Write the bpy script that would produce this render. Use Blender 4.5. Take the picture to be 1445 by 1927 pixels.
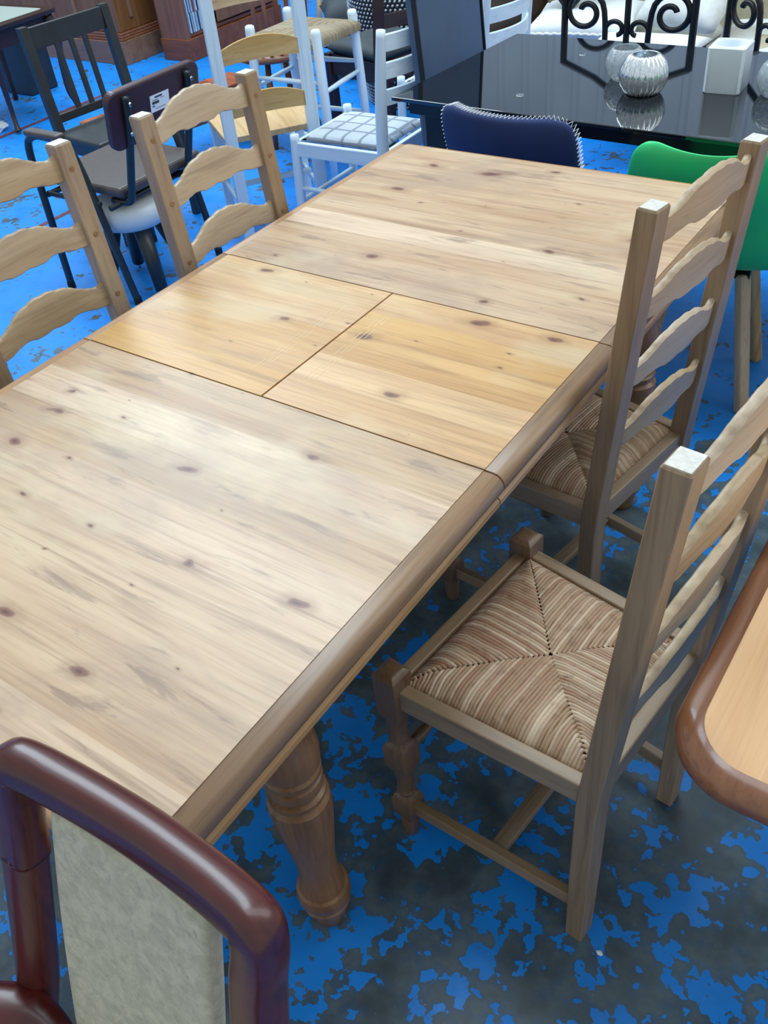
import bpy, bmesh, math, random
from mathutils import Vector, Matrix, noise as mnoise
random.seed(7)
PI = math.pi
scene = bpy.context.scene
for o in list(bpy.data.objects): bpy.data.objects.remove(o)
COL = scene.collection

# ------------------------------------------------------------------ camera, light, exposure
def rotm(p, y, r):
    return Matrix.Rotation(y, 3, 'Z') @ Matrix.Rotation(p, 3, 'X') @ Matrix.Rotation(r, 3, 'Z')
cam_d = bpy.data.cameras.new('camera'); cam = bpy.data.objects.new('camera', cam_d); COL.objects.link(cam)
cam.matrix_world = Matrix.Translation((1.0216, -1.1746, 1.6428)) @ rotm(math.radians(49.4655), math.radians(38.7748), math.radians(-6.8796)).to_4x4()
cam_d.sensor_fit = 'VERTICAL'; cam_d.sensor_height = 24.0; cam_d.lens = 24.0 * 1711.34 / 1927.0
cam_d.clip_start = 0.02; cam_d.clip_end = 100
scene.camera = cam
w = bpy.data.worlds.new('world'); scene.world = w; w.use_nodes = True
w.node_tree.nodes['Background'].inputs[0].default_value = (0.86, 0.95, 1.0, 1)
w.node_tree.nodes['Background'].inputs[1].default_value = 0.62
def area(name, loc, size, target, power, color):
    d = bpy.data.lights.new(name, 'AREA'); d.shape = 'RECTANGLE'; d.size, d.size_y = size; d.energy = power; d.color = color
    o = bpy.data.objects.new(name, d); COL.objects.link(o); o.location = loc
    o.rotation_euler = (Vector(target) - Vector(loc)).to_track_quat('-Z', 'Y').to_euler(); return o
# roof lights of the hall: long rows of translucent roof panels
area('skylight', (2.6, 2.6, 5.2), (1.6, 7.0), (0.2, 0.8, 0.6), 110, (0.93, 0.97, 1.0))
area('skylight', (-3.0, 2.6, 5.2), (1.6, 7.0), (-1.9, 2.2, 0.4), 330, (0.72, 0.89, 1.0))
scene.view_settings.view_transform = 'Standard'; scene.view_settings.look = 'None'
scene.view_settings.gamma = 1.0; scene.view_settings.use_curve_mapping = False
scene.view_settings.exposure = 0.25

# ------------------------------------------------------------------ materials
def lin(h):
    h = h.lstrip('#'); v = [int(h[i:i+2], 16) / 255 for i in (0, 2, 4)]
    return tuple(c / 12.92 if c <= .04045 else ((c + .055) / 1.055) ** 2.4 for c in v) + (1,)
class NT:
    def __init__(s, name):
        s.m = bpy.data.materials.new(name); s.m.use_nodes = True; s.t = s.m.node_tree
        s.b = s.t.nodes['Principled BSDF']
    def n(s, typ, **kw):
        nd = s.t.nodes.new(typ)
        for k, v in kw.items():
            if k in nd.inputs: nd.inputs[k].default_value = v
            else: setattr(nd, k, v)
        return nd
    def l(s, a, b): s.t.links.new(a, b)
    def mix(s, f, a, b, mode='MIX'):
        nd = s.t.nodes.new('ShaderNodeMix'); nd.data_type = 'RGBA'; nd.blend_type = mode
        for sock, v in ((nd.inputs[0], f), (nd.inputs[6], a), (nd.inputs[7], b)):
            if isinstance(v, (int, float, tuple)): sock.default_value = v
            else: s.l(v, sock)
        return nd.outputs[2]
    def math(s, op, a, b=0.0, c=0.0, clamp=False):
        nd = s.t.nodes.new('ShaderNodeMath'); nd.operation = op; nd.use_clamp = clamp
        for i, v in enumerate((a, b, c)):
            if isinstance(v, (int, float)): nd.inputs[i].default_value = v
            else: s.l(v, nd.inputs[i])
        return nd.outputs[0]
    def mapr(s, v, a, b, c=0.0, d=1.0, smooth=True):
        nd = s.t.nodes.new('ShaderNodeMapRange'); nd.interpolation_type = 'SMOOTHSTEP' if smooth else 'LINEAR'
        s.l(v, nd.inputs[0])
        for i, x in enumerate((a, b, c, d)): nd.inputs[i + 1].default_value = x
        return nd.outputs[0]
    def coords(s, kind='Object'): return s.n('ShaderNodeTexCoord').outputs[kind]
    def mapping(s, v, scale=(1, 1, 1), loc=(0, 0, 0), rot=(0, 0, 0)):
        nd = s.n('ShaderNodeMapping'); nd.inputs['Scale'].default_value = scale; nd.inputs['Location'].default_value = loc
        nd.inputs['Rotation'].default_value = rot; s.l(v, nd.inputs['Vector']); return nd.outputs[0]
    def noise(s, v, scale, detail=3, rough=.55, dist=0.0):
        nd = s.n('ShaderNodeTexNoise'); s.l(v, nd.inputs['Vector']); nd.inputs['Scale'].default_value = scale
        nd.inputs['Detail'].default_value = detail; nd.inputs['Roughness'].default_value = rough; nd.inputs['Distortion'].default_value = dist
        return nd.outputs['Fac']
    def bump(s, h, strength, dist=.002):
        nd = s.n('ShaderNodeBump'); nd.inputs['Strength'].default_value = strength; nd.inputs['Distance'].default_value = dist
        s.l(h, nd.inputs['Height']); s.l(nd.outputs[0], s.b.inputs['Normal'])
    def col(s, c):
        if isinstance(c, tuple): s.b.inputs['Base Color'].default_value = c
        else: s.l(c, s.b.inputs['Base Color'])
    def rough(s, r): s.b.inputs['Roughness'].default_value = r

def plain(name, hexc, rough=.5, metal=0.0, coat=0.0, vary=.12, scale=18, bump=0.0, ior=1.5):
    m = NT(name); c = lin(hexc); v = m.noise(m.coords(), scale, 4)
    dark = tuple(x * (1 - vary) for x in c[:3]) + (1,); light = tuple(min(1, x * (1 + vary)) for x in c[:3]) + (1,)
    m.col(m.mix(m.mapr(v, .3, .7), dark, light)); m.rough(rough); m.b.inputs['IOR'].default_value = ior; m.b.inputs['Metallic'].default_value = metal
    m.b.inputs['Coat Weight'].default_value = coat; m.b.inputs['Coat Roughness'].default_value = .08
    if bump: m.bump(m.noise(m.coords(), scale * 12, 3), bump, .001)
    return m.m

def wood(name, light, mid, dark, axis='X', rough=.42, knots=0.0, stain=None, stain_amt=.0, tone=.35, coat=0.0, fine=1.0, spec=.5, rot=0.0):
    m = NT(name)
    co = m.coords()
    if rot: co = m.mapping(co, rot=(0, 0, rot))
    rnd = m.n('ShaderNodeObjectInfo').outputs['Random']
    off = m.n('ShaderNodeVectorMath', operation='ADD'); cmb = m.n('ShaderNodeCombineXYZ')
    for i, k in enumerate((17.0, 31.0, 23.0)): m.l(m.math('MULTIPLY', rnd, k), cmb.inputs[i])
    m.l(co, off.inputs[0]); m.l(cmb.outputs[0], off.inputs[1]); v = off.outputs[0]
    def st(a, c): return {'X': (a, c, c), 'Y': (c, a, c), 'Z': (c, c, a)}[axis]
    g1 = m.noise(m.mapping(v, st(1.3, 16)), 1.0, 4, .6, .35)
    g2 = m.noise(m.mapping(v, st(5, 150)), 1.0, 3, .6)
    g3 = m.noise(m.mapping(v, st(2.4, 46)), 1.0, 3, .55, .5)
    c = m.mix(m.mapr(g1, .32, .68), lin(mid), lin(light))
    c = m.mix(m.math('MULTIPLY', m.mapr(g3, .52, .75), .55), c, lin(dark))
    c = m.mix(m.math('MULTIPLY', m.mapr(g2, .45, .75), .36 * fine), c, lin(dark))
    # board to board tone
    hs = m.n('ShaderNodeHueSaturation'); m.l(c, hs.inputs['Color'])
    m.l(m.math('ADD', m.math('MULTIPLY', rnd, tone), 1 - tone * .55), hs.inputs['Value'])
    m.l(m.math('ADD', m.math('MULTIPLY', rnd, -.25), 1.12), hs.inputs['Saturation']); c = hs.outputs[0]
    if stain:
        s1 = m.noise(m.mapping(co, st(2.6, 5.5)), 1.0, 5, .65, .6)
        c = m.mix(m.math('MULTIPLY', m.mapr(s1, .46, .68), stain_amt), c, lin(stain))
        s2 = m.noise(m.mapping(co, st(5.5, 30.0), (3, 7, 1)), 1.0, 5, .6, .4)
        c = m.mix(m.math('MULTIPLY', m.mapr(s2, .58, .68), stain_amt * .75), c, lin('6b5750'))
        s3 = m.noise(m.mapping(co, st(2.0, 4.0), (9, 2, 1)), 1.0, 4, .6, .3)
        c = m.mix(m.math('MULTIPLY', m.mapr(s3, .52, .70), .45), c, lin('d3c3a2'))
    if knots:
        vo = m.n('ShaderNodeTexVoronoi'); vo.feature = 'F1'; vo.voronoi_dimensions = '2D'; vo.inputs['Scale'].default_value = 1.0; vo.inputs['Randomness'].default_value = 1.0
        wob = m.noise(m.mapping(co, st(14, 14)), 1.0, 2)
        wv = m.n('ShaderNodeVectorMath', operation='ADD'); wc = m.n('ShaderNodeCombineXYZ'); k = m.math('MULTIPLY', m.math('SUBTRACT', wob, .5), .30)
        m.l(k, wc.inputs[0]); m.l(k, wc.inputs[1])
        m.l(m.mapping(co, st(5.8, 11.5), (1.7, .3, 0)), wv.inputs[0]); m.l(wc.outputs[0], wv.inputs[1]); m.l(wv.outputs[0], vo.inputs['Vector'])
        sep = m.n('ShaderNodeSeparateColor'); m.l(vo.outputs['Color'], sep.inputs[0])
        size = m.math('MULTIPLY', m.math('POWER', m.mapr(sep.outputs[0], .25, 1.0, .0, 1.0, False), 2.0), (.15 * knots))
        d = m.math('DIVIDE', vo.outputs['Distance'], m.math('ADD', size, .0001))
        c = m.mix(m.math('MULTIPLY', m.mapr(d, .9, 2.6, 1, 0), .35), c, lin(dark))
        c = m.mix(m.mapr(d, .55, 1.05, .78, 0), c, lin('6e4238'))
        c = m.mix(m.mapr(d, .1, .5, .6, 0), c, lin('3f2a2c'))
    m.col(c); m.rough(rough); m.b.inputs['Coat Weight'].default_value = coat; m.b.inputs['Coat Roughness'].default_value = .1
    m.b.inputs['Specular IOR Level'].default_value = spec
    m.bump(g2, .12, .0006)
    return m.m

PINE = dict(light='d2ad7e', mid='c0966a', dark='8a6245')
M = {}
M['top'] = wood('worn_pine_top', 'cdb08f', 'bb9979', '83624d', 'X', .40, knots=1.0, stain='a48c78', stain_amt=.6, tone=.30)
M['leaf'] = wood('honey_pine_leaf', 'd2a973', 'c19562', '8d6742', 'X', .38, knots=.85, stain='a98458', stain_amt=.22, tone=.14)
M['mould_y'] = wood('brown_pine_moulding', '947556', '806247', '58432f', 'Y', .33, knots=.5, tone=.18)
M['mould_x'] = wood('orange_pine_end', 'b98a58', 'a47346', '6f4c2f', 'X', .36, tone=.1)
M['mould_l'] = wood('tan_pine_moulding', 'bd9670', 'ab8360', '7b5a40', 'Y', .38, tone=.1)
M['strip_y'] = wood('pale_pine_strip', 'c09a70', 'a98058', '7a5738', 'Y', .4, tone=.1)
M['leg'] = wood('turned_pine', '946e4c', '80593a', '513724', 'Z', .34, tone=.12)
for ax in 'XYZ':
    M['ch' + ax] = wood('chair_pine_' + ax.lower(), 'a28b70', '8f785f', '6a5542', ax, .42, tone=.22)
    M['dk' + ax] = wood('turned_chair_pine_' + ax.lower(), '84694f', '715844', '4c3a2d', ax, .36, tone=.1)
    M['sl' + ax] = wood('pale_slat_pine_' + ax.lower(), 'bda78a', 'ad9678', '876e54', ax, .42, knots=.25, tone=.16)
    M['white' + ax] = wood('white_paint_' + ax.lower(), 'e2f1f8', 'd6eaf4', 'b9d2e0', ax, .38, tone=.03, fine=.3)  # white tinted pale blue to carry the cooler light at the back
    M['red' + ax] = wood('reddish_wood_' + ax.lower(), '8f5c42', '7d4b34', '52301f', ax, .35, tone=.15)
    M['mah' + ax] = wood('mahogany_' + ax.lower(), '561510', '420f0c', '200706', ax, .28, tone=.04, coat=.12)
    M['dkb' + ax] = wood('dark_brown_wood_' + ax.lower(), '3a2420', '2e1b19', '1a0f0f', ax, .35, tone=.1)
    M['cab' + ax] = wood('cabinet_wood_' + ax.lower(), '936a4b', '82583c', '5d3c28', ax, .35, tone=.15)
    M['pin' + ax] = wood('pale_pine_' + ax.lower(), 'd9b98a', 'caa571', 'a17c4b', ax, .4, tone=.12)
M['rt_top'] = wood('right_table_veneer', 'e3bd96', 'd9ae85', 'c0936a', 'Y', .38, tone=.02)
M['rt_rim'] = wood('right_table_rim', '8c5a38', '784829', '4e2d1a', 'Y', .3, tone=.05, coat=.3)
M['burl'] = wood('burl_wood', 'b8735a', '8f4a38', '562418', 'X', .35, knots=1.0, tone=.1)
M['black'] = plain('black_paint', '24292c', .38, vary=.2)  # haze is put into this colour, also into blackwood, tube, maroonv, navy
M['blackm'] = plain('black_iron', '101114', .45, .2, vary=.2)
M['glassblack'] = plain('black_glass', '0a1118', .035, vary=.05, ior=1.85)
M['blackwood'] = plain('black_gloss_wood', '11161b', .15, vary=.1)
M['chrome'] = plain('chrome', 'c8ccd0', .12, 1.0, vary=.05)
M['tube'] = plain('dark_steel_tube', '3a4247', .28, .6, vary=.1)
M['vinyl'] = plain('brown_grey_vinyl', '4c4443', .45, vary=.1, scale=60, bump=.15)
M['maroonv'] = plain('maroon_vinyl', '38202a', .4, vary=.15)
M['blackseat'] = plain('black_seat', '30373a', .5, vary=.1)
M['slate'] = plain('slate_leather', '4a5f7c', .5, vary=.1, scale=5, bump=.1)
M['slated'] = plain('dark_piping', '101720', .5)
M['navy'] = plain('navy_felt', '1b2f60', .75, vary=.1, scale=8, bump=.2)
M['stitch'] = plain('white_thread', 'e6eaf0', .7)
M['green'] = plain('green_plastic', '2ccb78', .38, vary=.03)
M['greyseat'] = plain('grey_seat', '3c454a', .7, vary=.1)
M['cream'] = plain('cream_cloth', 'd3d5d2', .85, vary=.06, scale=30, bump=.2)
M['beige'] = plain('beige_cloth', 'a69f86', .85, vary=.12, scale=14)
M['whitecloth'] = plain('white_cloth', 'dfe4e6', .8, vary=.04)
M['navycloth'] = plain('dark_navy_cloth', '1c2a38', .8)
M['ceramic'] = plain('white_ceramic', 'dfe9f0', .25, vary=.02, coat=.3)
M['whiteplastic'] = plain('white_plastic', 'cfd8dc', .4, vary=.03)
M['paper'] = plain('paper', 'e4ebf2', .7, vary=.03)
M['ink'] = plain('ink', '39414e', .7)
M['dirt'] = plain('red_floor_paint', '6d2f38', .6, vary=.5, scale=30)
M['rubber'] = plain('rubber', '0c0d0e', .7)
M['peg'] = plain('peg_end_grain', '8f6a48', .5, vary=.25, scale=200)
M['skylit_top'] = plain('sky_lit_end_grain', 'd2cfc6', .4, vary=.12, scale=120)  # post tops made paler than the posts: sky reflection put into the colour
M['groove'] = plain('dark_joint', '2e1f16', .8)

def suede(name, a, b):
    m = NT(name); co = m.coords()
    n1 = m.noise(co, 55, 6, .7, .6); n2 = m.noise(m.mapping(co, (1, 1, 1), (4, 1, 2), (.4, .8, .3)), 90, 4, .6)
    c = m.mix(m.mapr(n1, .38, .64), lin(a), lin(b)); c = m.mix(m.math('MULTIPLY', m.mapr(n2, .5, .75), .4), c, lin('777262'))
    m.col(c); m.rough(.8); m.b.inputs['Sheen Weight'].default_value = .3; m.bump(n2, .25, .001); return m.m
M['suede'] = suede('cream_suede', 'aba68a', 'c2bb9e')

def plaid():
    m = NT('grey_plaid_cloth'); co = m.coords(); sp = m.n('ShaderNodeSeparateXYZ'); m.l(co, sp.inputs[0])
    def stripes(ax, per, w):
        f = m.math('FRACT', m.math('MULTIPLY', sp.outputs[ax], 1 / per)); return m.math('LESS_THAN', f, w)
    c = lin('c9d2dc')
    fx = m.math('MULTIPLY', m.math('ADD', stripes(0, .0085, .5), stripes(1, .0085, .5)), .16)
    c = m.mix(fx, c, lin('6d7788'))
    bx = m.math('MAXIMUM', stripes(0, .082, .16), stripes(1, .082, .16)); c = m.mix(m.math('MULTIPLY', bx, .7), c, lin('6b7386'))
    m.col(c); m.rough(.85); return m.m
M['plaid'] = plaid()

def rush(name, hi, lo, red):
    m = NT(name); at = m.n('ShaderNodeAttribute'); at.attribute_name = 'strand'
    co = m.coords(); n1 = m.noise(co, 45, 4, .6)
    sp = m.n('ShaderNodeSeparateColor'); m.l(at.outputs['Color'], sp.inputs[0])
    c = m.mix(sp.outputs[0], lin(lo), lin(hi)); c = m.mix(m.math('MULTIPLY', m.mapr(sp.outputs[1], .55, 1.0), .65), c, lin(red))
    c = m.mix(m.math('MULTIPLY', m.mapr(n1, .5, .72), .45), c, lin('7d5c44')); m.col(c); m.rough(.55); return m.m
M['rush'] = rush('rush_weave', 'e2ccb0', 'b09072', 'a46f55')
M['rushg'] = rush('grey_rush_weave', 'a89a80', '8a7c64', '7c6a50')

def glassy(name, tint, rough=.05, trans=1.0):
    m = NT(name); m.col(tint); m.rough(rough); m.b.inputs['Transmission Weight'].default_value = trans; m.b.inputs['IOR'].default_value = 1.45
    vo = m.n('ShaderNodeTexVoronoi'); vo.feature = 'DISTANCE_TO_EDGE'; vo.inputs['Scale'].default_value = 60; m.l(m.coords(), vo.inputs['Vector'])
    m.bump(m.mapr(vo.outputs['Distance'], 0, .08), .6, .002); return m.m
M['crackle'] = glassy('crackle_glass', (.9, .96, 1, 1), .08, .8)
m = NT('mercury_glass'); n1 = m.noise(m.coords(), 70, 4, .7)
m.col(m.mix(m.mapr(n1, .45, .62), lin('dbe4ea'), lin('f6fafc'))); m.b.inputs['Metallic'].default_value = .8
m.l(m.mapr(n1, .35, .7, .06, .2), m.b.inputs['Roughness']); m.bump(n1, .12, .002); M['mercury'] = m.m
m = NT('pale_table_glass'); m.col(lin('b9c9c2')); m.rough(.06); M['paleglass'] = m.m

def floor_mat():
    m = NT('worn_blue_floor_paint'); co = m.coords(); sp = m.n('ShaderNodeSeparateXYZ'); m.l(co, sp.inputs[0])
    big = m.noise(co, .75, 3, .5); mid = m.noise(co, 8.5, 3, .55, .1); sm = m.noise(m.mapping(co, loc=(3, 8, 0)), 30, 3, .5, .1); fine = m.noise(co, 60, 3, .6)
    s = m.math('ADD', m.math('MULTIPLY', mid, .50), m.math('ADD', m.math('MULTIPLY', sm, .42), m.math('MULTIPLY', fine, .06)))
    s = m.math('ADD', s, m.math('MULTIPLY', m.math('SUBTRACT', big, .5), .30))
    # trodden aisle round the pine table keeps least paint
    dx = m.math('MAXIMUM', m.math('SUBTRACT', m.math('ABSOLUTE', m.math('ADD', sp.outputs[0], .10)), .95), 0.0)
    dy = m.math('MAXIMUM', m.math('SUBTRACT', m.math('ABSOLUTE', m.math('ADD', sp.outputs[1], .45)), .75), 0.0)
    r = m.math('SQRT', m.math('ADD', m.math('MULTIPLY', dx, dx), m.math('MULTIPLY', dy, dy)))
    worn = m.mapr(r, .05, 1.25, .0, .13)
    s = m.math('ADD', s, worn)
    blue = m.mapr(s, .535, .543)
    scuff = m.mapr(m.noise(m.mapping(co, (3, 5, 1), rot=(0, 0, .5)), 1.6, 5, .65), .45, .75)
    cb = m.mix(m.math('MULTIPLY', scuff, .45), lin('0086e6'), lin('056bb8'))
    gn = m.noise(co, 9, 5, .65); cg = m.mix(m.mapr(gn, .35, .65), lin('42535d'), lin('5e6f78'))
    cg = m.mix(m.math('MULTIPLY', m.mapr(mid, .3, .5, 1, 0), .5), cg, lin('2a3740'))
    thin = m.mapr(s, .46, .535); cg = m.mix(m.math('MULTIPLY', thin, .35), cg, lin('14507f'))
    c = m.mix(blue, cg, cb)
    speck = m.mapr(m.noise(co, 160, 2, .5), .72, .78); c = m.mix(m.math('MULTIPLY', speck, .5), c, lin('9db0ba'))
    m.col(c); m.l(m.mapr(gn, .3, .7, .36, .6), m.b.inputs['Roughness']); m.bump(m.math('ADD', blue, m.math('MULTIPLY', fine, .3)), .15, .001); return m.m
M['floor'] = floor_mat()
M['wallpale'] = plain('pale_cladding', 'd3dde2', .5, vary=.05, scale=2)
M['walldark'] = plain('dark_upper_wall', '2b3236', .7, vary=.1, scale=2)

# ------------------------------------------------------------------ mesh helpers
def obj(name, bm, mat, parent=None, smooth=False, **props):
    me = bpy.data.meshes.new(name)
    bmesh.ops.recalc_face_normals(bm, faces=bm.faces)
    bm.to_mesh(me); bm.free()
    if smooth: me.polygons.foreach_set('use_smooth', [True] * len(me.polygons))
    if isinstance(mat, str): mat = M[mat]
    me.materials.append(mat)
    o = bpy.data.objects.new(name, me); COL.objects.link(o); o.parent = parent
    for k, v in props.items(): o[k] = v
    return o
def smooth_by_angle(o, deg=40):
    me = o.data
    bm = bmesh.new(); bm.from_mesh(me)
    for f in bm.faces: f.smooth = True
    for e in bm.edges:
        if len(e.link_faces) == 2 and e.calc_face_angle(0) > math.radians(deg): e.smooth = False
    bm.to_mesh(me); bm.free(); return o
def thing(name, label, cat, loc=(0, 0, 0), rz=0.0, group=None):
    o = bpy.data.objects.new(name, None); COL.objects.link(o); o.location = loc; o.rotation_euler = (0, 0, rz)
    o.empty_display_size = .1; o['label'] = label; o['category'] = cat
    if group: o['group'] = group
    return o
def tag(o, label, cat, group=None):
    o['label'] = label; o['category'] = cat
    if group: o['group'] = group
    return o
def copy_tree(o, parent=None):
    c = o.copy(); COL.objects.link(c); c.parent = parent
    for ch in list(o.children): copy_tree(ch, c)
    return c
def join(bm, tmp, mat=None):
    me = bpy.data.meshes.new('tmp'); tmp.to_mesh(me); tmp.free()
    if mat is not None: me.transform(mat)
    bm.from_mesh(me); bpy.data.meshes.remove(me)
def B(): return bmesh.new()
def box(bm, c, s, bev=.002, mat=None, seg=2):
    t = bmesh.new(); bmesh.ops.create_cube(t, size=1.0)
    for v in t.verts: v.co = Vector((v.co.x * s[0], v.co.y * s[1], v.co.z * s[2]))
    if bev > 0: bmesh.ops.bevel(t, geom=list(t.edges), offset=min(bev, .45 * min(s)), segments=seg, profile=.5, affect='EDGES')
    mm = Matrix.Translation(c) if mat is None else Matrix.Translation(c) @ mat
    join(bm, t, mm); return bm
def beam(bm, a, b, wx, wy, bev=.003, up=Vector((0, 0, 1))):
    a, b = Vector(a), Vector(b); d = b - a; z = d.normalized()
    x = up.cross(z) if abs(up.dot(z)) < .98 else Vector((1, 0, 0)).cross(z) if abs(z.x) < .9 else Vector((0, 1, 0)).cross(z)
    if abs(up.dot(z)) >= .98: x = Vector((1, 0, 0)); x = (x - z * x.dot(z))
    x.normalize(); y = z.cross(x)
    R = Matrix((x, y, z)).transposed().to_4x4()
    return box(bm, (a + b) / 2, (wx, wy, d.length), bev, R)
def rings(bm, loops, close_u=True, cap=True):
    vs = [[bm.verts.new(p) for p in lp] for lp in loops]; n = len(vs[0])
    for i in range(len(vs) - 1):
        for j in range(n if close_u else n - 1):
            k = (j + 1) % n
            bm.faces.new((vs[i][j], vs[i][k], vs[i + 1][k], vs[i + 1][j]))
    if cap and close_u:
        try: bm.faces.new(list(reversed(vs[0]))); bm.faces.new(vs[-1])
        except Exception: pass
    return vs
def tube(bm, pts, rad, seg=8, closed=False, cap=True):
    pts = [Vector(p) for p in pts]; n = len(pts)
    rs = rad if isinstance(rad, (list, tuple)) else [rad] * n
    T = []
    for i in range(n):
        a = pts[(i - 1) % n] if (closed or i > 0) else pts[i]; b = pts[(i + 1) % n] if (closed or i < n - 1) else pts[i]
        T.append((b - a).normalized())
    N = Vector((0, 0, 1)) if abs(T[0].z) < .9 else Vector((1, 0, 0)); N = (N - T[0] * N.dot(T[0])).normalized()
    loops = []
    for i in range(n):
        N = (N - T[i] * N.dot(T[i])); N.normalize(); Bn = T[i].cross(N)
        loops.append([pts[i] + rs[i] * (math.cos(2 * PI * j / seg) * N + math.sin(2 * PI * j / seg) * Bn) for j in range(seg)])
    if closed: loops.append(loops[0]); rings(bm, loops, True, False); bmesh.ops.remove_doubles(bm, verts=list(bm.verts), dist=1e-6)
    else: rings(bm, loops, True, cap)
    return bm
def smooth_path(pts, k=6):
    pts = [Vector(p) for p in pts]; out = []
    for i in range(len(pts) - 1):
        p0, p1, p2, p3 = pts[max(i - 1, 0)], pts[i], pts[i + 1], pts[min(i + 2, len(pts) - 1)]
        for j in range(k):
            t = j / k
            out.append(.5 * ((2 * p1) + (p2 - p0) * t + (2 * p0 - 5 * p1 + 4 * p2 - p3) * t * t + (3 * p1 - p0 - 3 * p2 + p3) * t ** 3))
    out.append(pts[-1]); return out
def lathe(bm, prof, seg=24, c=(0, 0), sq=None):
    """prof: (z, r) list; sq(z)->0..1 blends the section to a square"""
    loops = []
    for i, (z, r) in enumerate(prof):
        s = sq[i] if sq else 0
        lp = []
        for j in range(seg):
            a = 2 * PI * j / seg; ca, sa = math.cos(a), math.sin(a)
            k = 1.0 / max(abs(ca), abs(sa)); k = 1 + s * (min(k, 1.40) - 1)
            lp.append(Vector((c[0] + r * k * ca, c[1] + r * k * sa, z)))
        loops.append(lp)
    rings(bm, loops); return bm
def prism(bm, outline, h0, h1, axis='Z', bev=0.0):
    t = bmesh.new()
    def P(p, h): return {'Z': (p[0], p[1], h), 'Y': (p[0], h, p[1]), 'X': (h, p[0], p[1])}[axis]
    a = [t.verts.new(P(p, h0)) for p in outline]; b = [t.verts.new(P(p, h1)) for p in outline]; n = len(a)
    f0 = t.faces.new(a); f1 = t.faces.new(list(reversed(b)))
    for i in range(n): t.faces.new((a[i], b[i], b[(i + 1) % n], a[(i + 1) % n]))
    bmesh.ops.recalc_face_normals(t, faces=t.faces)
    if bev: bmesh.ops.bevel(t, geom=list(f0.edges) + list(f1.edges), offset=bev, segments=2, profile=.5, affect='EDGES')
    join(bm, t); return bm
def sheet(bm, fn, nu, nv, thick=0.0):
    vs = [[bm.verts.new(fn(i / nu, j / nv)) for i in range(nu + 1)] for j in range(nv + 1)]
    for j in range(nv):
        for i in range(nu): bm.faces.new((vs[j][i], vs[j][i + 1], vs[j + 1][i + 1], vs[j + 1][i]))
    return bm
def solid(o, t, off=0.0, sub=0, bev=False):
    md = o.modifiers.new('solid', 'SOLIDIFY'); md.thickness = t; md.offset = off
    if sub: s = o.modifiers.new('sub', 'SUBSURF'); s.levels = sub; s.render_levels = sub
    return o
def pillow(bm, c, s, mat=None, n=14, p=2.6):
    t = bmesh.new()
    def f(sign):
        def g(u, v):
            x, y = u * 2 - 1, v * 2 - 1
            h = (max(0, 1 - abs(x) ** p) * max(0, 1 - abs(y) ** p)) ** .45
            wob = 1 + .06 * mnoise.noise(Vector((x * 2.1 + c[0] * 3, y * 2.1 + c[1] * 5, sign)))
            pin = 1 - .07 * (1 - abs(x)) * abs(y) ** 2 - .07 * (1 - abs(y)) * abs(x) ** 2
            return Vector((x * s[0] / 2 * pin, y * s[1] / 2 * pin, sign * s[2] / 2 * h * wob))
        return g
    sheet(t, f(1), n, n); sheet(t, f(-1), n, n)
    bmesh.ops.remove_doubles(t, verts=list(t.verts), dist=1e-5)
    join(bm, t, Matrix.Translation(c) @ (mat or Matrix())); return bm

# ------------------------------------------------------------------ setting
b = B(); box(b, (-1.8, 2.2, -.05), (16, 13, .1), 0); floor = obj('floor', b, 'floor', kind='structure')
def wall(name, x0, x1, y, axis):
    # corrugated cladding: trapezoid ribs, pale to 2.4 m, dark above
    out = []; n = int((x1 - x0) / .3)
    for i in range(n):
        a = x0 + i * .3
        out += [(a, 0), (a + .2, 0), (a + .225, -.03), (a + .275, -.03)]
    out += [(x0 + n * .3, 0)]
    bm = B(); pts = [bm.verts.new(((p[0], y + p[1], 0) if axis == 'x' else (y - p[1], p[0], 0))) for p in out]
    top = [bm.verts.new((v.co.x, v.co.y, 3.45)) for v in pts]
    for i in range(len(pts) - 1): bm.faces.new((pts[i], pts[i + 1], top[i + 1], top[i]))
    return obj(name, bm, 'wallpale', kind='structure')
wb = wall('wall_back', -9.6, 6.0, 8.4, 'x'); wl = wall('wall_left', -4.2, 8.4, -9.6, 'y')
b = B(); box(b, (-1.8, 8.45, 4.1), (15.8, .12, 1.3), 0); obj('upper_cladding', b, 'walldark', wb)
b = B(); box(b, (-9.65, 2.1, 4.1), (.12, 12.6, 1.3), 0); obj('upper_cladding', b, 'walldark', wl)
def ragged_line(x, y0, y1, wd):
    bm = B(); n = 60; L = []; Rr = []
    for i in range(n + 1):
        y = y0 + (y1 - y0) * i / n; j = .5 + .5 * mnoise.noise(Vector((x, y * 3.1, 0))); k = .5 + .5 * mnoise.noise(Vector((x + 9, y * 3.7, 4)))
        L.append(bm.verts.new((x - wd * (.25 + .5 * j), y, .0015))); Rr.append(bm.verts.new((x + wd * (.25 + .5 * k), y, .0015)))
    for i in range(n): bm.faces.new((L[i], Rr[i], Rr[i + 1], L[i + 1]))
    obj('painted_line', bm, 'dirt', floor)
ragged_line(-4.17, 1.2, 4.2, .04); ragged_line(-2.82, .6, 1.9, .03)

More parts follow.
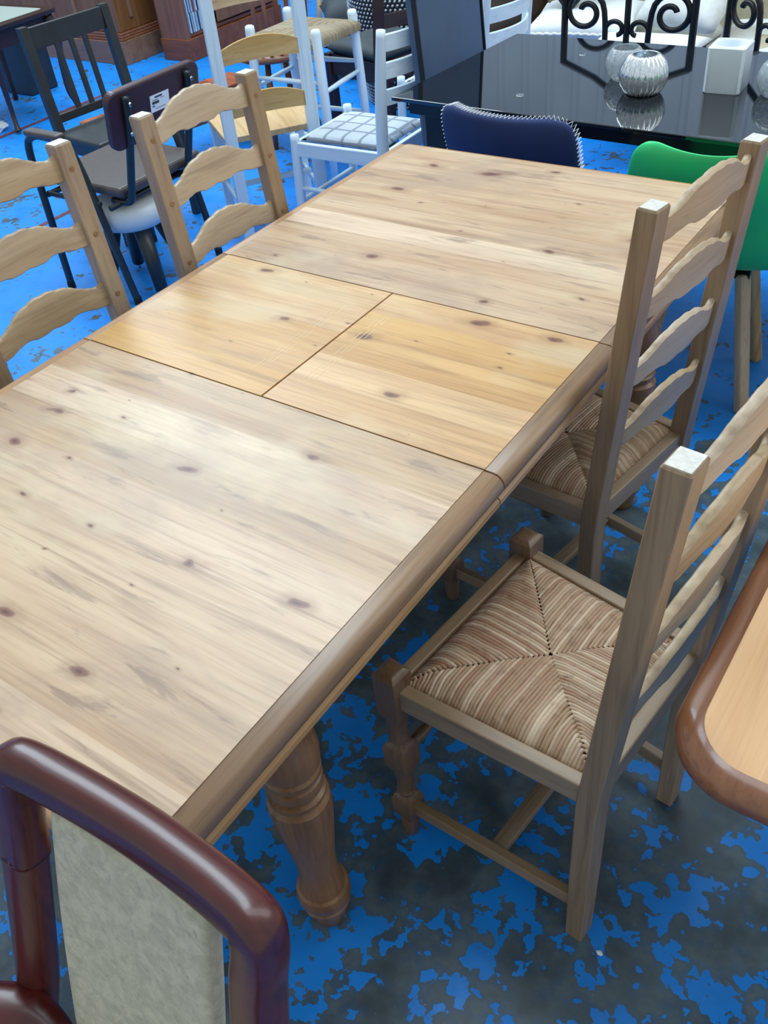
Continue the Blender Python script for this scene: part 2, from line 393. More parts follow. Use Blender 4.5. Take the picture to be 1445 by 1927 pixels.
# ------------------------------------------------------------------ pine dining table
HT = .76
TB = thing('dining_table', 'long worn pine extending dining table with turned legs and honey leaf in the middle', 'table')
XE, XO, YL, YE = .4576, .4926, .2124, .963
def boards(y0, y1, n, mat, x0, x1, seed):
    rr = random.Random(seed); ws = [1 + rr.uniform(-.15, .15) for _ in range(n)]; s = sum(ws); y = y0
    for wgt in ws:
        wd = (y1 - y0) * wgt / s; bm = B(); box(bm, ((x0 + x1) / 2, y + wd / 2, HT - .014), (x1 - x0, wd, .028), 0)
        obj('board', bm, mat, TB); y += wd
boards(-YE, -YL - .0018, 8, 'top', -XE, XE - .0008, 1)
boards(YL + .0018, YE, 8, 'top', -XE, XE - .0008, 2)
boards(-YL + .0018, YL - .0018, 5, 'leaf', -XE, -.0022, 3)
boards(-YL + .0018, YL - .0018, 5, 'leaf', .0022, XE - .0008, 4)
def nose(sign, y0, y1):
    prof = [(XE, HT - .0008)]
    for i in range(11):
        a = PI / 2 - PI * .93 * i / 10; prof.append((XO - .020 + .020 * math.cos(a), HT - .021 + .020 * math.sin(a)))
    prof += [(XO - .018, HT - .046), (XE, HT - .046)]
    bm = B(); prism(bm, [(p[0] * sign, p[1]) for p in prof], y0, y1, 'Y', .0015)
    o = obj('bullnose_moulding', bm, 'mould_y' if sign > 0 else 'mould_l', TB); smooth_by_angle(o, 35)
    bm = B(); prism(bm, [(XE * sign, HT - .0465), ((XO - .014) * sign, HT - .0465), ((XO - .008) * sign, HT - .052), ((XO - .008) * sign, HT - .062), ((XO - .016) * sign, HT - .068), (XE * sign, HT - .068)], y0, y1, 'Y')
    obj('edge_bead', bm, 'strip_y', TB)
for s in (1, -1):
    nose(s, -YE, -YL - .0014); nose(s, -YL + .0014, YL - .0014); nose(s, YL + .0014, YE)
for s in (1, -1):
    prof = [(s * (YE - .001), HT - .001)] + [(s * (YE + .004 + .018 * math.cos(PI / 2 - PI * i / 8)), HT - .019 + .018 * math.sin(PI / 2 - PI * i / 8)) for i in range(9)] + [(s * (YE - .001), HT - .037)]
    bm = B(); prism(bm, prof, -XE, XE, 'X', .001); smooth_by_angle(obj('end_moulding', bm, 'mould_x', TB), 35)
for s in (1, -1): bm = B(); box(bm, (0, s * .66, HT - .04), (.86, .56, .02), .001); obj('runner_frame', bm, 'leg', TB)
for s in (1, -1):
    bm = B(); box(bm, (s * .405, 0, HT - .094), (.024, 1.62, .10), .002); obj('side_apron', bm, 'mould_y', TB)
    bm = B(); box(bm, (0, s * .83, HT - .094), (.80, .024, .10), .002); obj('end_apron', bm, 'mould_x', TB)
legp = [(0, .026), (.004, .029), (.03, .0325), (.052, .037), (.056, .041), (.060, .0435), (.068, .0445), (.073, .040), (.077, .040), (.081, .046), (.09, .0485), (.105, .0485), (.115, .046), (.119, .0405), (.123, .0405), (.128, .0385), (.18, .0335), (.22, .036), (.28, .043), (.33, .0485), (.37, .0515), (.395, .0505), (.402, .042), (.406, .042), (.409, .0465), (.419, .0475), (.423, .040), (.429, .040), (.433, .0455), (.445, .047), (.453, .0455), (.456, .041), (.460, .041), (.464, .0465), (.475, .0475), (.480, .043), (.484, .043), (.49, .0485), (.515, .0505), (.54, .048), (.56, .041), (.568, .041), (.574, .044), (.585, .044), (.592, .041), (.60, .041)]
for sx in (1, -1):
    for sy in (1, -1):
        bm = B(); lathe(bm, legp, 32, (sx * .3702, sy * .6619)); box(bm, (sx * .3702, sy * .6619, .66), (.088, .088, .125), .004)
        smooth_by_angle(obj('turned_leg', bm, 'leg', TB), 32)
bm = B()
for k, x0 in enumerate((-.075, -.066, -.057, .035, .044, .053)):
    for j in range(5): box(bm, (x0, -.13 + j * .055 + .01 * (k % 3), HT + .0002), (.0011, .04, .0003), 0)
obj('scratches', bm, plain('pale_scratch', 'dcc39a', .5), TB, kind='stuff')

# ------------------------------------------------------------------ pine ladder-back rush chairs
HF, HR0, HR1, DD, CH, RK = .1967, .1663, .160, .357, 1.0736, .0585
def pw(z): return HR0 + (HR1 - HR0) * z / CH
def pb(z): return -DD / 2 - RK * max(0, (z - .42) / (CH - .42))
def rush_bm(hf, hr, yf, yr, z0, nf=58, ns=54, dome=.026, seg=4, rim=.012):
    bm = B(); lay = bm.loops.layers.color.new('strand'); rr = random.Random(5); yc = (yf + yr) / 2
    def hw(y): return hr + (hf - hr) * (y - yr) / (yf - yr)
    def zz(x, y):
        e = min(yf - y, y - yr, (hw(y) - abs(x)))
        return z0 + dome * (1 - max(0, 1 - e / .045) ** 2.2) - .006 * max(0, 1 - math.hypot(x, y - yc) / .07)
    def strand(a, bb, side, r):
        col = (rr.random(), rr.random(), rr.random(), 1); pts = []
        n = 7; jit = rr.uniform(-.0009, .0009)
        for i in range(n + 1):
            t = i / n; p = Vector(a).lerp(Vector(bb), t); p = Vector((p.x + side.x * jit * math.sin(t * 9), p.y + side.y * jit * math.sin(t * 9), 0))
            dip = .004 * max(0, 1 - (1 - t) * 9); pts.append((p, zz(p.x, p.y) - dip))
        loops = []
        first = pts[0]; loops.append((first[0], z0 - rim, 1.0))
        for p, z in pts: loops.append((p, z, 1.0))
        vs = []
        for p, z, s in loops:
            vs.append([bm.verts.new((p.x + side.x * r * math.cos(PI * j / seg), p.y + side.y * r * math.cos(PI * j / seg), z - r + r * 1.15 * math.sin(PI * j / seg))) for j in range(seg + 1)])
        for i in range(len(vs) - 1):
            for j in range(seg):
                f = bm.faces.new((vs[i][j], vs[i][j + 1], vs[i + 1][j + 1], vs[i + 1][j])); f.smooth = True
                for lp in f.loops: lp[lay] = col
    for y_e, h in ((yf, hf), (yr, hr)):
        sp = 2 * h / nf
        for i in range(nf):
            x = -h + sp * (i + .5); ye = yc + (y_e - yc) * abs(x) / h
            strand((x, y_e, 0), (x * .99, ye, 0), Vector((1, 0, 0)), sp * .56)
    for s in (1, -1):
        sp = (yf - yr) / ns
        for i in range(ns):
            y = yr + sp * (i + .5); k = abs(y - yc) / ((yf - yr) / 2); xe = s * k * (hf if y > yc else hr)
            strand((s * hw(y), y, 0), (xe, y, 0), Vector((0, 1, 0)), sp * .56)
    bm.verts.ensure_lookup_table()
    # dark bed below
    cv = [bm.verts.new(p) for p in ((-hr, yr, z0 - .004), (hr, yr, z0 - .004), (hf, yf, z0 - .004), (-hf, yf, z0 - .004))]
    f = bm.faces.new(cv)
    for lp in f.loops: lp[lay] = (0, 0, 0, 1)
    return bm
def slat_bm(z_top, half, hend=.050, rise=.033, thick=.015):
    n = 48; loops = []
    kp = [(0, .14), (.07, -.10), (.13, 0.02), (.19, .26), (.26, .58), (.30, .74), (.335, .80), (.37, .82), (.41, .95), (.45, 1.0), (.5, .955)]
    kb = [(0, 0), (.1, .03), (.2, .22), (.26, .30), (.30, .26), (.36, .10), (.43, .10), (.5, .18)]
    def ev(k, t):
        t = min(t, 1 - t)
        for (a, va), (c, vc) in zip(k, k[1:]):
            if t <= c + 1e-9:
                q = (t - a) / (c - a); q = q * q * (3 - 2 * q); return va + (vc - va) * q
        return k[-1][1]
    for i in range(n + 1):
        t = i / n; x = -half + 2 * half * t; zt = z_top + rise * ev(kp, t); zb = z_top - hend + rise * ev(kb, t)
        bow = -.014 * (1 - (x / half) ** 2)
        def yy(z): return pb(z) + bow
        h = thick / 2
        loops.append([Vector((x, yy(zb) - h, zb + .002)), Vector((x, yy(zb) - h * .5, zb)), Vector((x, yy(zb) + h * .5, zb)), Vector((x, yy(zb) + h, zb + .003)),
                      Vector((x, yy(zt) + h, zt - .006)), Vector((x, yy(zt) + h * .6, zt - .001)), Vector((x, yy(zt) - h * .4, zt)), Vector((x, yy(zt) - h, zt - .004))])
    bm = B(); rings(bm, loops); return bm
def make_ladder_chair():
    t = thing('dining_chair', 'x', 'chair', group='pine ladder-back chairs round the pine table')
    for s in (-1, 1):
        # rear post, square, straight to the seat and raked above
        zs = [0, .2, .40, .46, .6, .8, CH - .003, CH]; loops = []
        for i, z in enumerate(zs):
            x, y = s * pw(z), pb(z); a, c = (.0205, .0175) if i < len(zs) - 1 else (.0185, .0155)
            if z == 0: a, c = .019, .016
            e = .0018
            loops.append([Vector((x + p * a + (-q * 0), y + q2 * c, z)) for p, q, q2 in ((1 - e / a, 0, 1), (-1 + e / a, 0, 1), (-1, 0, 1 - e / c), (-1, 0, -1 + e / c), (-1 + e / a, 0, -1), (1 - e / a, 0, -1), (1, 0, -1 + e / c), (1, 0, 1 - e / c))])
        bm = B(); rings(bm, loops); p = obj('rear_post', bm, 'chZ', t)
        bm = B(); x, y = s * pw(CH), pb(CH); box(bm, (x, y, CH + .0004), (.035, .029, .0012), .0003); obj('post_top', bm, 'skylit_top', p)
        for zt in (1.0516, .9146, .7786, .643):
            z = zt - .028; bm = B(); lathe(bm, [(-.001, .0062), (.0006, .0062), (.0012, .005)], 12)
            for sgn in (1, -1):
                pass
            bmesh.ops.transform(bm, matrix=Matrix.Translation((s * pw(z), pb(z) + .0178, z)) @ Matrix.Rotation(-PI / 2, 4, 'X'), verts=bm.verts)
            obj('peg', bm, 'peg', p)
        # front leg: square blocks with turned sections between
        pr = [(0, .013, 0), (.004, .015, 0), (.03, .0175, 0), (.055, .0185, 0), (.06, .017, .2), (.068, .0185, .9), (.075, .022, 1), (.12, .022, 1), (.132, .0185, .8), (.138, .0135, 0), (.142, .017, 0), (.148, .0185, 0), (.154, .016, 0), (.16, .0155, 0), (.19, .017, 0), (.215, .0185, 0), (.218, .020, .6), (.228, .0235, 1), (.284, .0235, 1), (.296, .019, .7), (.302, .0135, 0), (.308, .0185, 0), (.316, .0185, 0), (.322, .016, 0), (.345, .0185, 0), (.366, .0195, 0), (.374, .0205, .6), (.384, .023, 1), (.484, .023, 1), (.488, .019, 1), (.492, .011, 1)]
        bm = B(); lathe(bm, [(z, r) for z, r, q in pr], 24, (s * HF, DD / 2), [q for z, r, q in pr])
        smooth_by_angle(obj('front_leg', bm, 'dkZ', t), 30)
        bm = B(); beam(bm, (s * HF, DD / 2, .432), (s * HR0, -DD / 2, .432), .024, .046); obj('side_rail', bm, 'chY', t)
        bm = B(); beam(bm, (s * HF, DD / 2, .098), (s * HR0, -DD / 2, .098), .019, .030); obj('side_stretcher', bm, 'chY', t)
    bm = B(); box(bm, (0, DD / 2, .432), (2 * HF - .03, .024, .046), .003); obj('front_rail', bm, 'chX', t)
    bm = B(); box(bm, (0, -DD / 2, .432), (2 * HR0 - .03, .024, .046), .003); obj('rear_rail', bm, 'chX', t)
    bm = B(); tp = [(-.18, .010), (-.14, .0125), (-.12, .010), (-.06, .0165), (0, .0185), (.06, .0165), (.12, .010), (.14, .0125), (.18, .010)]
    tube(bm, [(x, DD / 2, .257) for x, r in tp], [r for x, r in tp], 12); obj('front_stretcher', bm, 'dkX', t, True)
    bm = B(); box(bm, (0, -.01, .098), (2 * .178, .030, .019), .003); obj('cross_stretcher', bm, 'chX', t)
    obj('rush_seat', rush_bm(HF - .013, HR0 - .013, DD / 2 - .013, -DD / 2 + .013, .448), 'rush', t)
    for zt in (1.0516, .9146, .7786, .643):
        smooth_by_angle(obj('slat', slat_bm(zt, pw(zt) - .016), 'slX', t), 50)
    return t
ch0 = make_ladder_chair()
for i, (x, y, a, lab) in enumerate([
    (.6059, -.2656, 1.4651, 'pine ladder-back chair with rush seat in full view at lower right, beside the right-hand table'),
    (.3593, .3059, 1.4126, 'pine ladder-back chair pushed under the table edge in front of the green chair'),
    (-.3327, .3073, -1.6271, 'pine ladder-back chair across the table, in front of the maroon metal chair'),
    (-.3949, -.1989, -1.618, 'pine ladder-back chair cut by the left edge of the photo')]):
    c = ch0 if i == 0 else copy_tree(ch0)
    c.location = (x, y, 0); c.rotation_euler = (0, 0, a); c['label'] = lab

# ------------------------------------------------------------------ right-hand table
RT = thing('side_dining_table', 'pale wood table with rounded brown rim at the right edge of the photo', 'table')
def rrect(x0, x1, y0, y1, r, n=10):
    o = []
    for cx, cy, a0 in ((x1 - r, y1 - r, 0), (x0 + r, y1 - r, 90), (x0 + r, y0 + r, 180), (x1 - r, y0 + r, 270)):
        for i in range(n + 1):
            a = math.radians(a0 + 90 * i / n); o.append((cx + r * math.cos(a), cy + r * math.sin(a)))
    return o
rx0, rx1, ry0, ry1 = .868, 1.75, -.565, .95
bm = B(); prism(bm, rrect(rx0 + .03, rx1 - .03, ry0 + .03, ry1 - .03, .065), .725, .75); obj('top_panel', bm, 'rt_top', RT)
bm = B(); loops = []
for k in range(13):
    a = -PI / 2 + PI * k / 12; d = .031 - .031 * math.cos(a); z = .728 + .0225 * math.sin(a)
    loops.append([Vector((p[0], p[1], z)) for p in rrect(rx0 + d, rx1 - d, ry0 + d, ry1 - d, .095 - d)])
rings(bm, loops, True, False); smooth_by_angle(obj('rounded_rim', bm, 'rt_rim', RT), 60)
bm = B(); box(bm, (rx0 + .44, .19, .675), (.66, 1.25, .09), .003); obj('apron', bm, 'rt_rim', RT)
bm = B(); lathe(bm, [(.06, .05), (.12, .065), (.2, .05), (.4, .045), (.55, .06), (.64, .09), (.66, .09)], 20, (1.31, .19)); obj('pedestal', bm, 'rt_rim', RT, True)
for q in range(4):
    a = math.radians(45 + 90 * q); bm = B(); tube(bm, smooth_path([(1.31, .19, .14), (1.31 + .12 * math.cos(a), .19 + .2 * math.sin(a), .10), (1.31 + .22 * math.cos(a), .19 + .36 * math.sin(a), .025)], 5), .025, 12); obj('foot', bm, 'rt_rim', RT, True)

# ------------------------------------------------------------------ mahogany carver chair, foreground
FG = thing('carver_chair', 'dark red mahogany armchair with cream suede back panel in the foreground', 'chair', (.5327, -.990, 0), math.radians(.93) + PI)
# local: +y towards the sitter's front (away from the pine table)
def fgy(z): return .283 * (.92 - z) if z > .45 else .133 - .12 * (.45 - z)
for s in (-1, 1):
    pts = smooth_path([(s * .195, fgy(0), 0), (s * .19, fgy(.25), .25), (s * .184, fgy(.45), .45), (s * .172, fgy(.62), .62), (s * .1605, fgy(.78), .78), (s * .159, fgy(.80), .80)], 6)
    bm = B(); tube(bm, pts, [.018 + .0055 * min(1, p.z / .6) for p in pts], 14); obj('rear_post', bm, 'mahZ', FG, True)
# crest rail bowed away from the sitter, corners rolled into the posts
rail = smooth_path([(-.159, fgy(.795), .795), (-.157, fgy(.85), .85), (-.159, fgy(.89), .89), (-.154, fgy(.915), .915), (-.128, fgy(.92) - .004, .917), (-.07, fgy(.92) - .010, .911), (0, fgy(.92) - .013, .908), (.07, fgy(.92) - .010, .911), (.128, fgy(.92) - .004, .917), (.154, fgy(.915), .915), (.159, fgy(.89), .89), (.157, fgy(.85), .85), (.159, fgy(.795), .795)], 8)
bm = B(); n = len(rail); loops = []
for i, p in enumerate(rail):
    a, c = rail[max(i - 1, 0)], rail[min(i + 1, n - 1)]; t = (c - a).normalized(); d = Vector((0, 1, .28)); d = (d - t * d.dot(t)).normalized(); u = t.cross(d)
    e = min(i, n - 1 - i) / n; hh = .0225 + .0012 * max(0, 1 - e * 6); ww = .022
    loops.append([p + d * ww * (abs(math.cos(q)) ** .65) * (1 if math.cos(q) > 0 else -1) + u * hh * (abs(math.sin(q)) ** .65) * (1 if math.sin(q) > 0 else -1) for q in [2 * PI * j / 20 for j in range(20)]])
rings(bm, loops); obj('crest_rail', bm, 'mahX', FG, True)
def fgp(u, v):
    zz = .50 + .395 * v; x = (u * 2 - 1) * (.104 + .006 * math.sin(v * 3.0))
    return Vector((x, fgy(zz) - .011 * v * (1 - (x / .16) ** 2), zz))
bm = B(); sheet(bm, fgp, 14, 16); solid(obj('suede_back_panel', bm, 'suede', FG, True), .022, 0, 1)
bm = B(); box(bm, (0, fgy(.49), .49), (.35, .026, .05), .008); obj('lower_back_rail', bm, 'mahX', FG)
for s in (-1, 1):
    pts = smooth_path([(s * .10, .128, .580), (s * .165, .135, .600), (s * .215, .19, .612), (s * .24, .33, .615), (s * .235, .46, .60)], 6)
    bm = B(); loops = []
    for i, p in enumerate(pts):
        a, c = pts[max(i - 1, 0)], pts[min(i + 1, len(pts) - 1)]; tt = (c - a).normalized(); d = Vector((tt.y, -tt.x, 0)).normalized(); k = 1 - .35 * max(0, 1 - i / 5)
        loops.append([p + d * .031 * k * math.cos(q) + Vector((0, 0, 1)) * .017 * math.sin(q) for q in [2 * PI * j / 14 for j in range(14)]])
    rings(bm, loops); obj('armrest', bm, 'mahY', FG, True)
    bm = B(); tube(bm, smooth_path([(s * .225, .50, 0), (s * .22, .50, .4), (s * .235, .46, .595)], 6), .019, 12); obj('front_leg', bm, 'mahZ', FG, True)
    bm = B(); beam(bm, (s * .184, .135, .42), (s * .222, .50, .42), .022, .05); obj('side_rail', bm, 'mahY', FG)
bm = B(); box(bm, (0, .50, .42), (.42, .022, .05), .004); obj('front_rail', bm, 'mahX', FG)
bm = B(); pillow(bm, (0, .325, .455), (.40, .37, .07)); obj('seat_pad', bm, 'suede', FG, True)

# ------------------------------------------------------------------ black glass dining table and what stands on it
BT = thing('glass_dining_table', 'black glass topped dining table behind the pine table', 'table')
bm = B(); prism(bm, [(-.76, 1.335), (1.02, 1.263), (1.06, 2.075), (-.72, 2.11)], .738, .75, 'Z', .002); obj('glass_top', bm, 'glassblack', BT)
bm = B(); prism(bm, [(-.72, 1.375), (.98, 1.305), (1.02, 2.035), (-.68, 2.07)], .69, .734, 'Z', .002); obj('under_frame', bm, 'blackwood', BT)
bm = B(); box(bm, (-.40, 1.365, .715), (.06, .012, .02), .003); box(bm, (-.53, 1.372, .715), (.04, .012, .016), .003); obj('slide_bracket', bm, 'chrome', BT)
for x, y in ((-.60, 1.47), (.88, 1.41), (.91, 1.93), (-.58, 1.97)):
    bm = B(); box(bm, (x, y, .345), (.15, .15, .69), .003); obj('leg', bm, 'blackwood', BT)
for x, y in ((-.37, 1.47), (-.37, 1.92), (.62, 1.45), (.64, 1.9)):
    bm = B(); lathe(bm, [(.7501, .014), (.7512, .014), (.7516, .012)], 20, (x, y)); obj('glass_fixing', bm, 'chrome', BT, True)

def bowl(name, loc, R, z_open, ribs, mat, label, group, flat=.25, wall_t=.0035):
    bm = B(); seg = 96 if ribs else 40; prof = []
    a0 = -math.asin(min(.95, 1 - flat)); a1 = z_open
    for i in range(19): a = a0 + (a1 - a0) * i / 18; prof.append((R * math.sin(a), R * math.cos(a)))
    zmin = prof[0][0]; loops = [[Vector((0.001 * math.cos(2 * PI * j / seg), .001 * math.sin(2 * PI * j / seg), 0)) for j in range(seg)]]
    def ring(z, r, rib=1.0): return [Vector(((r + rib * (.0038 * math.cos(ribs * 2 * PI * j / seg) if ribs else 0)) * math.cos(2 * PI * j / seg), (r + rib * (.0038 * math.cos(ribs * 2 * PI * j / seg) if ribs else 0)) * math.sin(2 * PI * j / seg), z - zmin)) for j in range(seg)]
    for z, r in prof: loops.append(ring(z, r))
    for z, r in reversed(prof): loops.append(ring(max(z - .001, zmin + .003), max(r - wall_t, .002), 0))
    rings(bm, loops, True, False); o = obj(name, bm, mat, None, True); o.location = loc
    return tag(o, label, 'candle holder', group)
bowl('candle_bowl', (-.03, 1.60, .7503), .068, .98, 24, 'mercury', 'ribbed silver glass globe candle holder in front of the clear one', 'glass candle holders on the black table')
bowl('candle_bowl', (-.135, 1.715, .7503), .060, .85, 0, 'crackle', 'crackled clear glass bowl half hidden behind the silver globe', 'glass candle holders on the black table')
bowl('candle_bowl', (.335, 1.69, .7503), .060, .95, 0, 'crackle', 'crackled clear glass globe to the right of the white box', 'glass candle holders on the black table')
CB = thing('ceramic_box', 'tall white square ceramic holder with round opening on the black table', 'candle holder', (.185, 1.70, .7502), math.radians(3))
bm = B(); wq, hq = .053, .124; n = 40
def sqpt(a, r): k = r / max(abs(math.cos(a)), abs(math.sin(a))); return (k * math.cos(a), k * math.sin(a))
angs = [2 * PI * (j + .5) / n for j in range(n)]
loops = [[Vector((*sqpt(a, wq - .002), 0)) for a in angs], [Vector((*sqpt(a, wq), .003)) for a in angs], [Vector((*sqpt(a, wq), hq - .003)) for a in angs], [Vector((*sqpt(a, wq - .003), hq)) for a in angs], [Vector((.040 * math.cos(a), .040 * math.sin(a), hq)) for a in angs], [Vector((.038 * math.cos(a), .038 * math.sin(a), hq - .004)) for a in angs], [Vector((.037 * math.cos(a), .037 * math.sin(a), hq - .03)) for a in angs]]
rings(bm, loops); smooth_by_angle(obj('holder_body', bm, 'ceramic', CB), 40)

# ------------------------------------------------------------------ shell chairs
def shell_chair(name, label, loc, rz, wtop, wseat, ztop, zseat, mat, thick, depth=.40, corner=(.22, .16), ear=.018):
    t = thing(name, label, 'chair', loc, rz)
    prof = smooth_path([(depth * .5, zseat - .015), (depth * .35, zseat + .012), (0, zseat - .005), (-depth * .32, zseat + .008), (-depth * .48, zseat + .07), (-depth * .58, zseat + .18), (-depth * .66, (zseat + ztop) / 2 + .07), (-depth * .72, ztop)] and [Vector((0, a, c)) for a, c in [(depth * .5, zseat - .015), (depth * .35, zseat + .012), (0, zseat - .005), (-depth * .32, zseat + .008), (-depth * .48, zseat + .07), (-depth * .58, zseat + .18), (-depth * .66, (zseat + ztop) / 2 + .07), (-depth * .72, ztop)]], 5)
    N = len(prof) - 1; edge = []
    def fn(u, v):
        f = v * N; i = min(int(f), N - 1); p = prof[i].lerp(prof[i + 1], f - i); x = u * 2 - 1
        hw = (wseat + (wtop - wseat) * v) / 2
        # rounded corners at both ends
        for e, cr in ((1 - v, corner[1]), (v, .14)):
            if e < cr: hw *= 1 - corner[0] * (1 - math.sqrt(max(0, 1 - (1 - e / cr) ** 2)))
        back = max(0, (v - .45) / .55); seatk = 1 - min(1, v / .5)
        dz = .045 * abs(x) ** 3 * (1 - back) * math.sin(min(1, v * 2) * PI * .8 + .3) + back ** 3 * (ear * abs(x) ** 2 - .014 * max(0, abs(x) - .82) / .18) 
        dy = .065 * x * x * math.sin(min(1, back * 1.1) * PI * .55)
        return Vector((x * hw, p.y + dy, p.z + dz))
    bm = B(); sheet(bm, fn, 20, 30); o = obj('shell', bm, mat, t, True); solid(o, thick, 0, 1)
    return t, fn, o
gt, gfn, go = shell_chair('shell_chair', 'bright green plastic shell chair with pale wooden legs behind the table', (.32, 1.335, 0), math.radians(10), .44, .45, .80, .43, 'green', .006)
for sx, sy in ((1, -1), (1, 1), (-1, 1), (-1, -1)):
    bm = B(); beam(bm, (sx * .168, sy * .155, 0), (sx * .10, sy * .09, .41), .037, .032, .008); obj('leg', bm, 'pinZ', gt)
bm = B(); box(bm, (0, 0, .405), (.24, .20, .016), .004); obj('seat_bracket', bm, 'blackm', gt)
bt_, bfn, bo = shell_chair('upholstered_chair', 'navy upholstered chair with white blanket stitching drawn up to the black table', (-.235, 1.385, 0), math.radians(-4), .445, .45, .815, .45, 'navy', .030, ear=.002, corner=(.14, .10))
pts = []; nn = 150
path = [bfn(0, .35 + .65 * i / 60) for i in range(61)] + [bfn(i / 60, 1) for i in range(1, 60)] + [bfn(1, 1 - .65 * i / 60) for i in range(61)]
step = .0062; zig = []; acc = 0.0
for i in range(len(path) - 1):
    d = path[i + 1] - path[i]; L = d.length
    while acc <= L: zig.append((path[i] + d * (acc / L), d.normalized())); acc += step
    acc -= L
bm = B(); zp = []
for i, (p, d) in enumerate(zig):
    nrm = Vector((0, 1, 0)); nrm = (nrm - d * nrm.dot(d)).normalized(); out = d.cross(nrm).normalized()
    outd = out if out.dot(p - Vector((0, p.y, .62))) > 0 else -out
    zp.append(p + outd * .0015 + nrm * (.0135 if i % 2 else -.0135))
tube(bm, zp, .0013, 5); obj('blanket_stitching', bm, 'stitch', bt_)
bm = B(); tube(bm, smooth_path([(-.21, -.20, 0), (-.22, -.19, .2), (-.225, -.17, .47), (-.215, -.12, .52), (-.2, -.05, .50), (-.2, .18, .40), (-.21, .2, 0)], 6), .010, 10); obj('chrome_frame', bm, 'chrome', bt_, True)
bm = B(); tube(bm, smooth_path([(.21, -.20, 0), (.20, -.19, .2), (.18, -.16, .40), (.19, -.12, .42), (.2, -.05, .42), (.2, .18, .40), (.21, .2, 0)], 6), .010, 10); obj('chrome_frame', bm, 'chrome', bt_, True)

# high-back leather chair at the left end of the black table (faces +x)
LC = thing('leather_chair', 'high-backed slate blue leather chair at the end of the black table', 'chair', (-.70, 1.90, 0), -PI / 2)
def lb(u, v):
    return Vector(((u * 2 - 1) * .215, -.19 - .045 * v, .46 + .62 * v))
bm = B(); beam(bm, (0, -.165, .44), (0, -.215, 1.10), .43, .045, .014, up=Vector((0, 1, 0))); obj('back', bm, 'slate', LC)
for s in (-1, 1):
    bm = B(); beam(bm, (s * .2165, -.148, .45), (s * .2165, -.197, 1.095), .007, .02, .003, up=Vector((0, 1, 0))); obj('piping', bm, 'slated', LC)
    for y in (-.17, .17):
        bm = B(); box(bm, (s * .185, y, .20), (.04, .04, .40), .003); obj('leg', bm, 'blackwood', LC)
bm = B(); box(bm, (0, .02, .43), (.43, .40, .08), .02, seg=3); obj('seat', bm, 'slate', LC)

# ------------------------------------------------------------------ white chairs with plaid seats
def make_plaid_chair():
    t = thing('kitchen_chair', 'x', 'chair', group='white kitchen chairs with plaid seats')
    W2, D2 = .185, .205
    for s in (-1, 1):
        pr = smooth_path([(s * W2, -D2 - .045, 0), (s * W2, -D2 - .01, .22), (s * W2, -D2, .45), (s * W2, -D2 - .012, .66), (s * W2, -D2 - .035, .87)], 6)
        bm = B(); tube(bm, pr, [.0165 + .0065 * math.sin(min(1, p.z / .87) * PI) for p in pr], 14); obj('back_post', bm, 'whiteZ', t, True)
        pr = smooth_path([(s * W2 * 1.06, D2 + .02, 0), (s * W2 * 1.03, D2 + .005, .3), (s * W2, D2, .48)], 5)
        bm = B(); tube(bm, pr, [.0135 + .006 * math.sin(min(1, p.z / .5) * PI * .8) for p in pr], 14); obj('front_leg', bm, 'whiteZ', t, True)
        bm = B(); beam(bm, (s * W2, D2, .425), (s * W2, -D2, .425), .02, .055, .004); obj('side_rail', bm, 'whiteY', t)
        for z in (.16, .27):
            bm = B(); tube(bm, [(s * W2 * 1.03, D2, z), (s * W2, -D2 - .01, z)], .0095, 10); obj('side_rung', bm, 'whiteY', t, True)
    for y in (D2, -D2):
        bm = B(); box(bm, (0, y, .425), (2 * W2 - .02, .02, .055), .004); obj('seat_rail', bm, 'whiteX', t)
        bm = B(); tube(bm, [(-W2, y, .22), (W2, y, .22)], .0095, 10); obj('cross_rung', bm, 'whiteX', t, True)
    for z in (.645, .735, .825):
        bm = B(); loops = []
        for i in range(17):
            q = i / 16; x = -W2 + 2 * W2 * q; y = -D2 - .03 * ((z - .45) / .4) - .055 * (1 - (x / W2) ** 2)
            loops.append([Vector((x, y - .006, z - .026)), Vector((x, y + .006, z - .026)), Vector((x, y + .006, z + .026)), Vector((x, y, z + .03)), Vector((x, y - .006, z + .026))])
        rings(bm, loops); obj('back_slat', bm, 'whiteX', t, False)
    bm = B(); pillow(bm, (0, 0, .455), (2 * W2 - .035, 2 * D2 - .03, .045), p=6); obj('plaid_seat', bm, 'plaid', t, True)
    return t
pc = make_plaid_chair(); pc.location = (-1.215, 1.775, 0); pc.rotation_euler = (0, 0, math.radians(92)); pc['label'] = 'white slat-back chair with grey plaid seat just beyond the table corner'
pc2 = copy_tree(pc); pc2.location = (-1.215, 2.535, 0); pc2.rotation_euler = (0, 0, math.radians(90)); pc2['label'] = 'white chair with plaid seat mostly hidden behind the slate leather chair'

# ------------------------------------------------------------------ white and pine ladder-back chair (seen from behind)
EC = thing('farmhouse_chair', 'tall white chair with arched pine back slats and pine seat', 'chair', (-1.735, 1.765, 0), math.radians(52.5))
